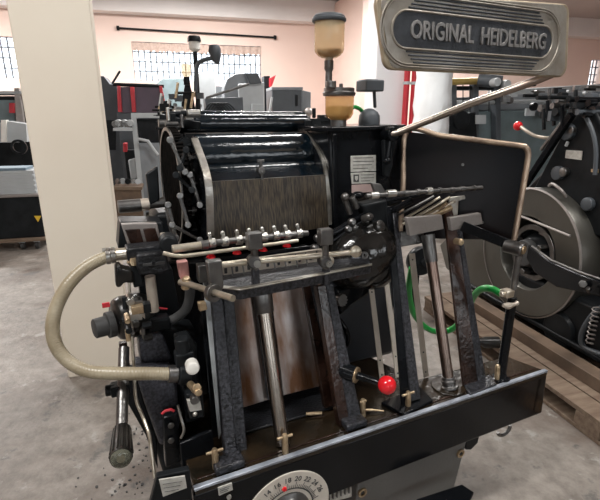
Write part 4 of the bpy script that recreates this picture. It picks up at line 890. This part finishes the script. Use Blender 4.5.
rpart('dark_motor', 'bggreyd', t, lambda b: (b.cyl(rp(478, 80, 5.9), rp(502, 82, 5.7), .085, n=22)), .01)
for x, y in ((498, 82), (508, 84)): rpart('motor_end', 'bglight', t, lambda b: b.cyl(rp(x, y, 5.62), rp(x, y, 5.62)+RY*.12, .055, n=18))
rpart('black_drum', 'bgdark', t, lambda b: b.cyl(rp(462, 120, 6.0), rp(462, 120, 6.0)+RY*.15, .13, n=26))
rpart('pale_tag', 'bglight', t, lambda b: RS(b, rect(476, 115, 486, 124), 5.98, .02), 0)
rpart('delivery_unit', 'bgdark', t, lambda b: RS(b, [(446, 116), (476, 112), (478, 150), (448, 150)], 6.04, .1), .01)
for k in range(30):
    px = 505+random.random()*90; py = 84+random.random()*30; D = 5.9+random.random()*.15; p = rp(px, py, D); q = k % 3; r = .02+.04*random.random(); mm = ('bgdark', 'bggreyd', 'dsteel', 'bglight')[k % 4]
    rpart(('machine_shaft', 'machine_disc', 'machine_block')[q], mm, t, lambda b: (b.cyl(p-RX*.12, p+RX*.12, r*.5, n=10) if q == 0 else b.cyl(p-RY*.02, p+RY*.03, r, n=16) if q == 1 else b.box(p, (.08+r, .05, .05+r))), 0)
t = rt('cylinder_press', 'pale grey machine with long roller at the far right edge', 'printing press', 610, 8.5)
rpart('body', 'bggrey', t, lambda b: BD(b, (520, 92), (680, 90), 8.5, .8), .02)
rpart('cover', 'bglight', t, lambda b: RS(b, [(500, 90), (600, 84), (680, 84), (680, 92), (500, 94)], 8.45, .4), .01)
rpart('vent', 'bgdark', t, lambda b: RS(b, rect(586, 88, 596, 98), 8.4, .05))

# ---- wooden pallet below the right-hand press
x0 = 1.98; y0 = 1.0; y1 = 3.6
P0 = V((1.42, 2.02, 0)); cx0, cy0, _ = coef(P0)
t = thing('wooden_pallet', 'long weathered wooden pallet under the black press at the right', 'pallet', tuple(P0), RA)
ye = cy0+1.5; ys = cy0-1.2
for i in range(3):
    rpart('bottom_board', 'wood', t, lambda b: rbox(b, cx0+i*.55, cx0+i*.55+.13, ys, ye, 0, .022), .003)
for i in range(3):
    for j in range(6):
        y_ = ys+.02+j*(ye-ys-.18)/5; rpart('spacer_block', 'woodlight' if i == 0 and j in (1, 3) else 'wood', t, lambda b: rbox(b, cx0+i*.55, cx0+i*.55+.12, y_, y_+.15, .022, .098), .003)
for i in range(9):
    rpart('deck_board', 'wood', t, lambda b: rbox(b, cx0+i*.14-.0, cx0+i*.14+.128, ys-.01*(i % 2), ye+.02*(i % 3), .098, .126), .003)
# wood beam in front of the press foot (thick plank lying on the deck edge)
tag(rpart('wooden_beam', 'wooddark', None, lambda b: rbox(b, cx0+.20, cx0+.30, ys+.1, ye-.1, .127, .20), .004), 'dark oily beam lying along the top of the pallet', 'beam')

# ---- black press on the pallet (right edge)
fx = cx0+.36                                   # left flank of this press, room x
def fp(px, py, x=fx): return hitw(px, py, RX*x, RX)     # point on its left flank
t = thing('flywheel_press', 'black letterpress at the right with a large grey flywheel guard, on the pallet', 'printing press', tuple(rl(fx+.2, coef(fp(530, 300))[1], .127)), RA)
def FL(b, poly, x, th): return b.prism([fp(px, py, x) for px, py in poly], RX*th)
cc = fp(526, 253, fx-.02); 
edge_b = fp(526, 317.5, fx-.02); rG = abs(cc.z-edge_b.z)
xb = fx+.02
rpart('base_casting', 'bgdark', t, lambda b: rbox(b, fx+.02, fx+1.0, coef(cc)[1]-1.3, coef(cc)[1]+.75, .205, .5), .03)
rpart('foot_rail', 'bgdark', t, lambda b: rbox(b, fx-.02, fx+1.0, coef(cc)[1]-1.35, coef(cc)[1]+.8, .127 if False else .201, .235), .01)
yy0 = coef(cc)[1]
rpart('body_casting', 'bgdark', t, lambda b: b.prism([rl(fx+.16, yy0+y, z) for y, z in ((-1.15, .4), (-.95, .75), (-.62, 1.2), (-.36, 1.46), (-.12, 1.48), (.25, 1.1), (.62, .6), (.62, .4))], RX*.6), .02)
g = rpart('flywheel_guard', 'whgrey', t, lambda b: b.lathe(cc+RX*.15, -RX, [(0, .12), (0, rG), (.13, rG), (.15, rG-.012), (.153, rG*.58), (.14, rG*.56), (.02, rG*.55)], 72, False), 0, label='round brushed grey wheel guard')
rpart('guard_seam', 'block', g, lambda b: b.lathe(cc+RX*.0, -RX, [(-.004, rG+.003), (.004, rG+.003), (.008, rG-.006)], 72, False), 0)
rpart('flywheel_hub', 'bgdark', g, lambda b: b.lathe(cc+RX*.12, -RX, [(0, rG*.56), (.01, rG*.50), (.02, rG*.30), (.08, rG*.25), (.10, rG*.18), (.105, .03)], 40), .002)
rpart('hub_ring', 'dsteel', g, lambda b: b.ring(cc+RX*.06, RX, rG*.36, rG*.44, .03, 48), .003, label='polished steel ring')
rpart('hub_bore', 'rubber', g, lambda b: b.lathe(cc+RX*.02, -RX, [(0, rG*.22), (.045, rG*.2), (.047, rG*.1)], 30))
for k in range(3):
    a_ = k*2.1+.5; p = cc-RX*.01+RY*math.cos(a_)*rG*.30+ZZ*math.sin(a_)*rG*.30
    rpart('hub_nut', 'dsteel', g, lambda b: b.cyl(p+RX*.06, p, .02, n=6))
cn = V(cc)
rpart('guard_bar', 'block', g, lambda b: b.tube([fp(484, 203, fx-.045), fp(528, 219, fx-.05), fp(570, 236, fx-.045)], .008, 8), 0, label='thin pale bar across guard')
rpart('guard_handle', 'block', g, lambda b: b.tube(smooth_path([fp(549, 186, fx+.02), fp(553, 184, fx-.01), fp(562, 191, fx-.01), fp(566, 197, fx+.02)], 5), .009, 10), 0)
rpart('guard_skirt', 'whgrey', g, lambda b: b.prism([fp(x, y, fx+.0) for x, y in ((526, 316), (492, 303), (466, 286), (446, 268), (440, 245), (480, 205), (497, 250))], RX*.10), .004, label='flat grey skirt of the wheel guard')
# brake lever crossing the hub
rpart('brake_lever', 'enamel', t, lambda b: b.prism([fp(x, y, fx-.14) for x, y in ((528, 245), (550, 262), (580, 275), (606, 284), (610, 299), (584, 293), (556, 287), (534, 272), (526, 258))], RX*.03), .006)
rpart('lever_edge', 'dsteel', t, lambda b: b.tube([fp(532, 246, fx-.15), fp(551, 260, fx-.15), fp(580, 272, fx-.15), fp(604, 280, fx-.15)], .006, 8), 0)
rpart('lever_nut', 'dsteel', t, lambda b: (b.cyl(fp(583, 284, fx-.17), fp(583, 284, fx-.12), .022, n=6), b.cyl(fp(588, 288, fx-.15), fp(590, 293, fx-.12), .012, n=10)))
rpart('lever_bracket', 'bgdark', t, lambda b: b.cyl(fp(600, 290, fx-.14), fp(600, 290, fx-.14)+RX*.5, .03, n=14))
# upper A shaped frame and its fittings
def up(px, py, dx=.3): return fp(px, py, fx+dx)
rpart('a_frame', 'bgdark', t, lambda b: b.prism([up(x, y, .10) for x, y in ((520, 215), (570, 118), (582, 108), (596, 112), (606, 135), (612, 240))], RX*.06), .01)
rpart('frame_brace', 'dsteel', t, lambda b: b.bar(up(541, 150, .06), up(566, 118, .06), .02, .02))
rpart('frame_brace', 'enamel', t, lambda b: b.bar(up(518, 196, .05), up(572, 114, .05), .035, .04))
rpart('frame_arc', 'bggreyd', t, lambda b: b.tube(smooth_path([up(583, 112, .07), up(592, 130, .07), up(596, 150, .07), up(595, 175, .07)], 6), .012, 8), 0)
rpart('data_plate', 'label', t, lambda b: b.prism([up(x, y, .09) for x, y in ((566, 150), (582, 151), (581, 160), (565, 158))], RX*.006), 0)
rpart('small_plate', 'brass', t, lambda b: b.prism([up(x, y, .09) for x, y in ((591, 169), (598, 169), (598, 173), (591, 172))], RX*.006), 0)
rpart('white_fork', 'bglight', t, lambda b: (b.cyl(up(566, 146, .08), up(568, 142, .08), .01, n=8)), 0)
for px, py, r in ((570, 132, .05), (573, 131, .03), (560, 173, .045), (566, 172, .03), (590, 204, .04), (545, 235, .03)):
    rpart('oil_cap', 'bggreyd' if r > .035 else 'dsteel', t, lambda b: b.lathe(up(px, py, .10), -RX, [(0, r), (.03, r), (.035, r*.6)], 18))
zt_ = up(582, 108, .1)
rpart('ink_roller', 'dsteel', t, lambda b: b.cyl(up(576, 109, .15), up(576, 109, .15)+RX*.7, .045, n=20), 0)
rpart('ink_roller', 'ink', t, lambda b: b.cyl(up(590, 112, .12), up(590, 112, .12)+RX*.7, .04, n=20), 0)
rpart('pale_cover', 'bglight', t, lambda b: b.prism([up(x, y, .2) for x, y in ((588, 124), (604, 122), (612, 150), (606, 156))], RX*.5), .01)
for k in range(36):
    px = 538+random.random()*56; py = 95+random.random()*24; dx = .0+random.random()*.3; p = up(px, py, dx); q = k % 4; r = .012+.022*random.random(); mm = ('bgdark', 'enamel', 'dsteel', 'bgdark', 'bggreyd')[k % 5]
    rpart(('carriage_shaft', 'carriage_disc', 'carriage_block', 'carriage_link')[q], mm, t, lambda b: (b.cyl(p-RX*.07, p+RX*.09, r*.6, n=10) if q == 0 else b.cyl(p-RX*.02, p+RX*.03, r, n=16) if q == 1 else b.box(p, (.03+r, .04, .03+r)) if q == 2 else b.bar(p-ZZ*.07-RY*.03, p+ZZ*.06, .015, .02)), 0)
rl_ = rpart('control_lever', 'strip', t, lambda b: b.tube(smooth_path([up(521, 127, .1), up(528, 132, .1), up(536, 136, .12), up(550, 138, .15), up(570, 136, .25)], 5), .011, 10), 0, label='curved pale lever')
rpart('lever_knob', 'red', rl_, lambda b: b.ball(up(518, 126, .1), .032, u=20, v=12), 0, label='red knob')
sp_ = [fp(590, 340, fx-.03)+RY*(.02*math.cos(a*.9))+ZZ*(.004*a-.03) + RX*(.02*math.sin(a*.9)) for a in range(60)]
rpart('coil_spring', 'block', t, lambda b: b.tube(sp_, .004, 6), 0)
rpart('curved_rib', 'bggreyd', t, lambda b: b.tube(smooth_path([fp(606, 305, fx-.0), fp(592, 316, fx-.0), fp(582, 333, fx-.0), fp(584, 347, fx-.0), fp(606, 356, fx-.0)], 6), .016, 10), 0)
rpart('body_boss', 'bgdark', t, lambda b: b.lathe(fp(560, 330, fx+.02), -RX, [(0, .12), (.03, .11), (.035, .05)], 28))

# ---- small things between the two presses
c = rp(423, 262, 3.0)
t = thing('grinding_disc', 'grey round disc on a wooden block seen between the delivery posts', 'disc', (c.x, c.y, 0), RA)
rd = (rp(436, 262, 3.0)-c).length
rpart('disc', 'bgdark', t, lambda b: b.lathe(c, RY, [(0, rd*.95), (.01, rd), (.06, rd), (.07, rd*.95)], 36), 0)
rpart('disc_hub', 'bgdark', t, lambda b: b.cyl(c-RY*.03, c+RY*.05, rd*.25, n=16))
rpart('disc_stand', 'bgdark', t, lambda b: (rbox(b, coef(c)[0]-.04, coef(c)[0]+.04, 3.1, 3.16, 0, c.z)), .006)
tag(rpart('wooden_block', 'woodlight', None, lambda b: rbox(b, coef(rp(411, 280, 4.3))[0], coef(rp(430, 280, 4.3))[0], 4.3, 4.45, 0, rp(420, 270, 4.3).z), .005), 'upright pale wood block behind the delivery posts', 'wood block')
# green hose: from the guard rod clamp over and down behind the posts
G = lambda x, y, d: rp(x, y, d)
gp = [G(501, 294, 1.62), G(492, 289, 1.66), G(482, 289, 1.72), G(474, 296, 1.8), G(466, 312, 1.95), G(455, 327, 2.1), G(442, 332, 2.15), G(428, 329, 2.15), G(415, 316, 2.1), G(410, 300, 2.05), G(409, 285, 2.0), G(412, 268, 1.95)]
t = tag(rpart('air_hose', 'green', None, lambda b: b.tube(smooth_path(gp, 8), .0165, 14), 0), 'bright green hose looping behind the delivery posts', 'hose')
p = G(489, 308, 2.2)
t = tag(rpart('black_bottle', 'blackplastic', None, lambda b: b.tube([V((p.x-.06, p.y, .175)), V((p.x-.02, p.y, .17)), V((p.x, p.y, .165)), V((p.x+.09, p.y, .165))], [.02, .025, .036, .038], 18), .003), 'small black motor end lying behind the green hose', 'motor')

# ---- floor debris: countable flakes near the crank
random.seed(5)
for k in range(70):
    a_ = random.random()
    px = random.gauss(141, 9) if k < 50 else random.gauss(116, 14); py = random.gauss(440, 26) if k < 50 else random.gauss(482, 12)
    p = hitw(px, py, V((0, 0, 0)), V((0, 0, 1))); r = .0025+.006*random.random()**2
    mb = MB(); n = 6; mb.prism([p+V((math.cos(i*2*PI/n+a_)*r*random.uniform(.5, 1.3), math.sin(i*2*PI/n+a_)*r*random.uniform(.5, 1.3), .0005)) for i in range(n)], (0, 0, .003))
    tag(mb.build('debris_flake', 'rubber', None, 0, smooth=False), 'small black flake of debris on the floor below the crank handle', 'debris', 'black flakes on the floor')

# ================================================================ CAMERA, LIGHT
cam = bpy.data.cameras.new('camera'); co = bpy.data.objects.new('camera', cam); COL.objects.link(co)
cam.sensor_fit = 'HORIZONTAL'; cam.sensor_width = 36; cam.lens = 36*F/600; cam.clip_end = 100
co.location = CAM; co.rotation_euler = (PI/2-P, 0, 0); S.camera = co
wd = bpy.data.worlds.new('world'); S.world = wd; wd.use_nodes = True; nt = wd.node_tree; bg = nt.nodes['Background']
bg.inputs['Color'].default_value = (.93, .97, 1, 1); bg.inputs['Strength'].default_value = 3.2
def area(name, loc, rot, sx, sy, power, col=(1, 1, 1)):
    l = bpy.data.lights.new(name, 'AREA'); l.shape = 'RECTANGLE'; l.size = sx; l.size_y = sy; l.energy = power; l.color = col
    o = bpy.data.objects.new(name, l); COL.objects.link(o); o.location = loc; o.rotation_euler = rot; return o
PW = [100, 60, 300, 300, 300, 80]
# overhead area lights added to brighten the hall, no such lamps seen
for i, (x, y) in enumerate(((-1.6, .2), (2.2, .8), (.6, 9.3), (-4.5, 9.3), (6., 9.3), (1.5, 4.5))):
    area('added_overhead_light', rl(x, y, zc+.2), (0, 0, RA), 1.8, .3, PW[i], (1, .98, .95))
S.view_settings.view_transform = 'Standard'; S.view_settings.look = 'None'; S.view_settings.exposure = .55; S.view_settings.gamma = 1
try: S.view_settings.use_curve_mapping = False
except Exception: pass
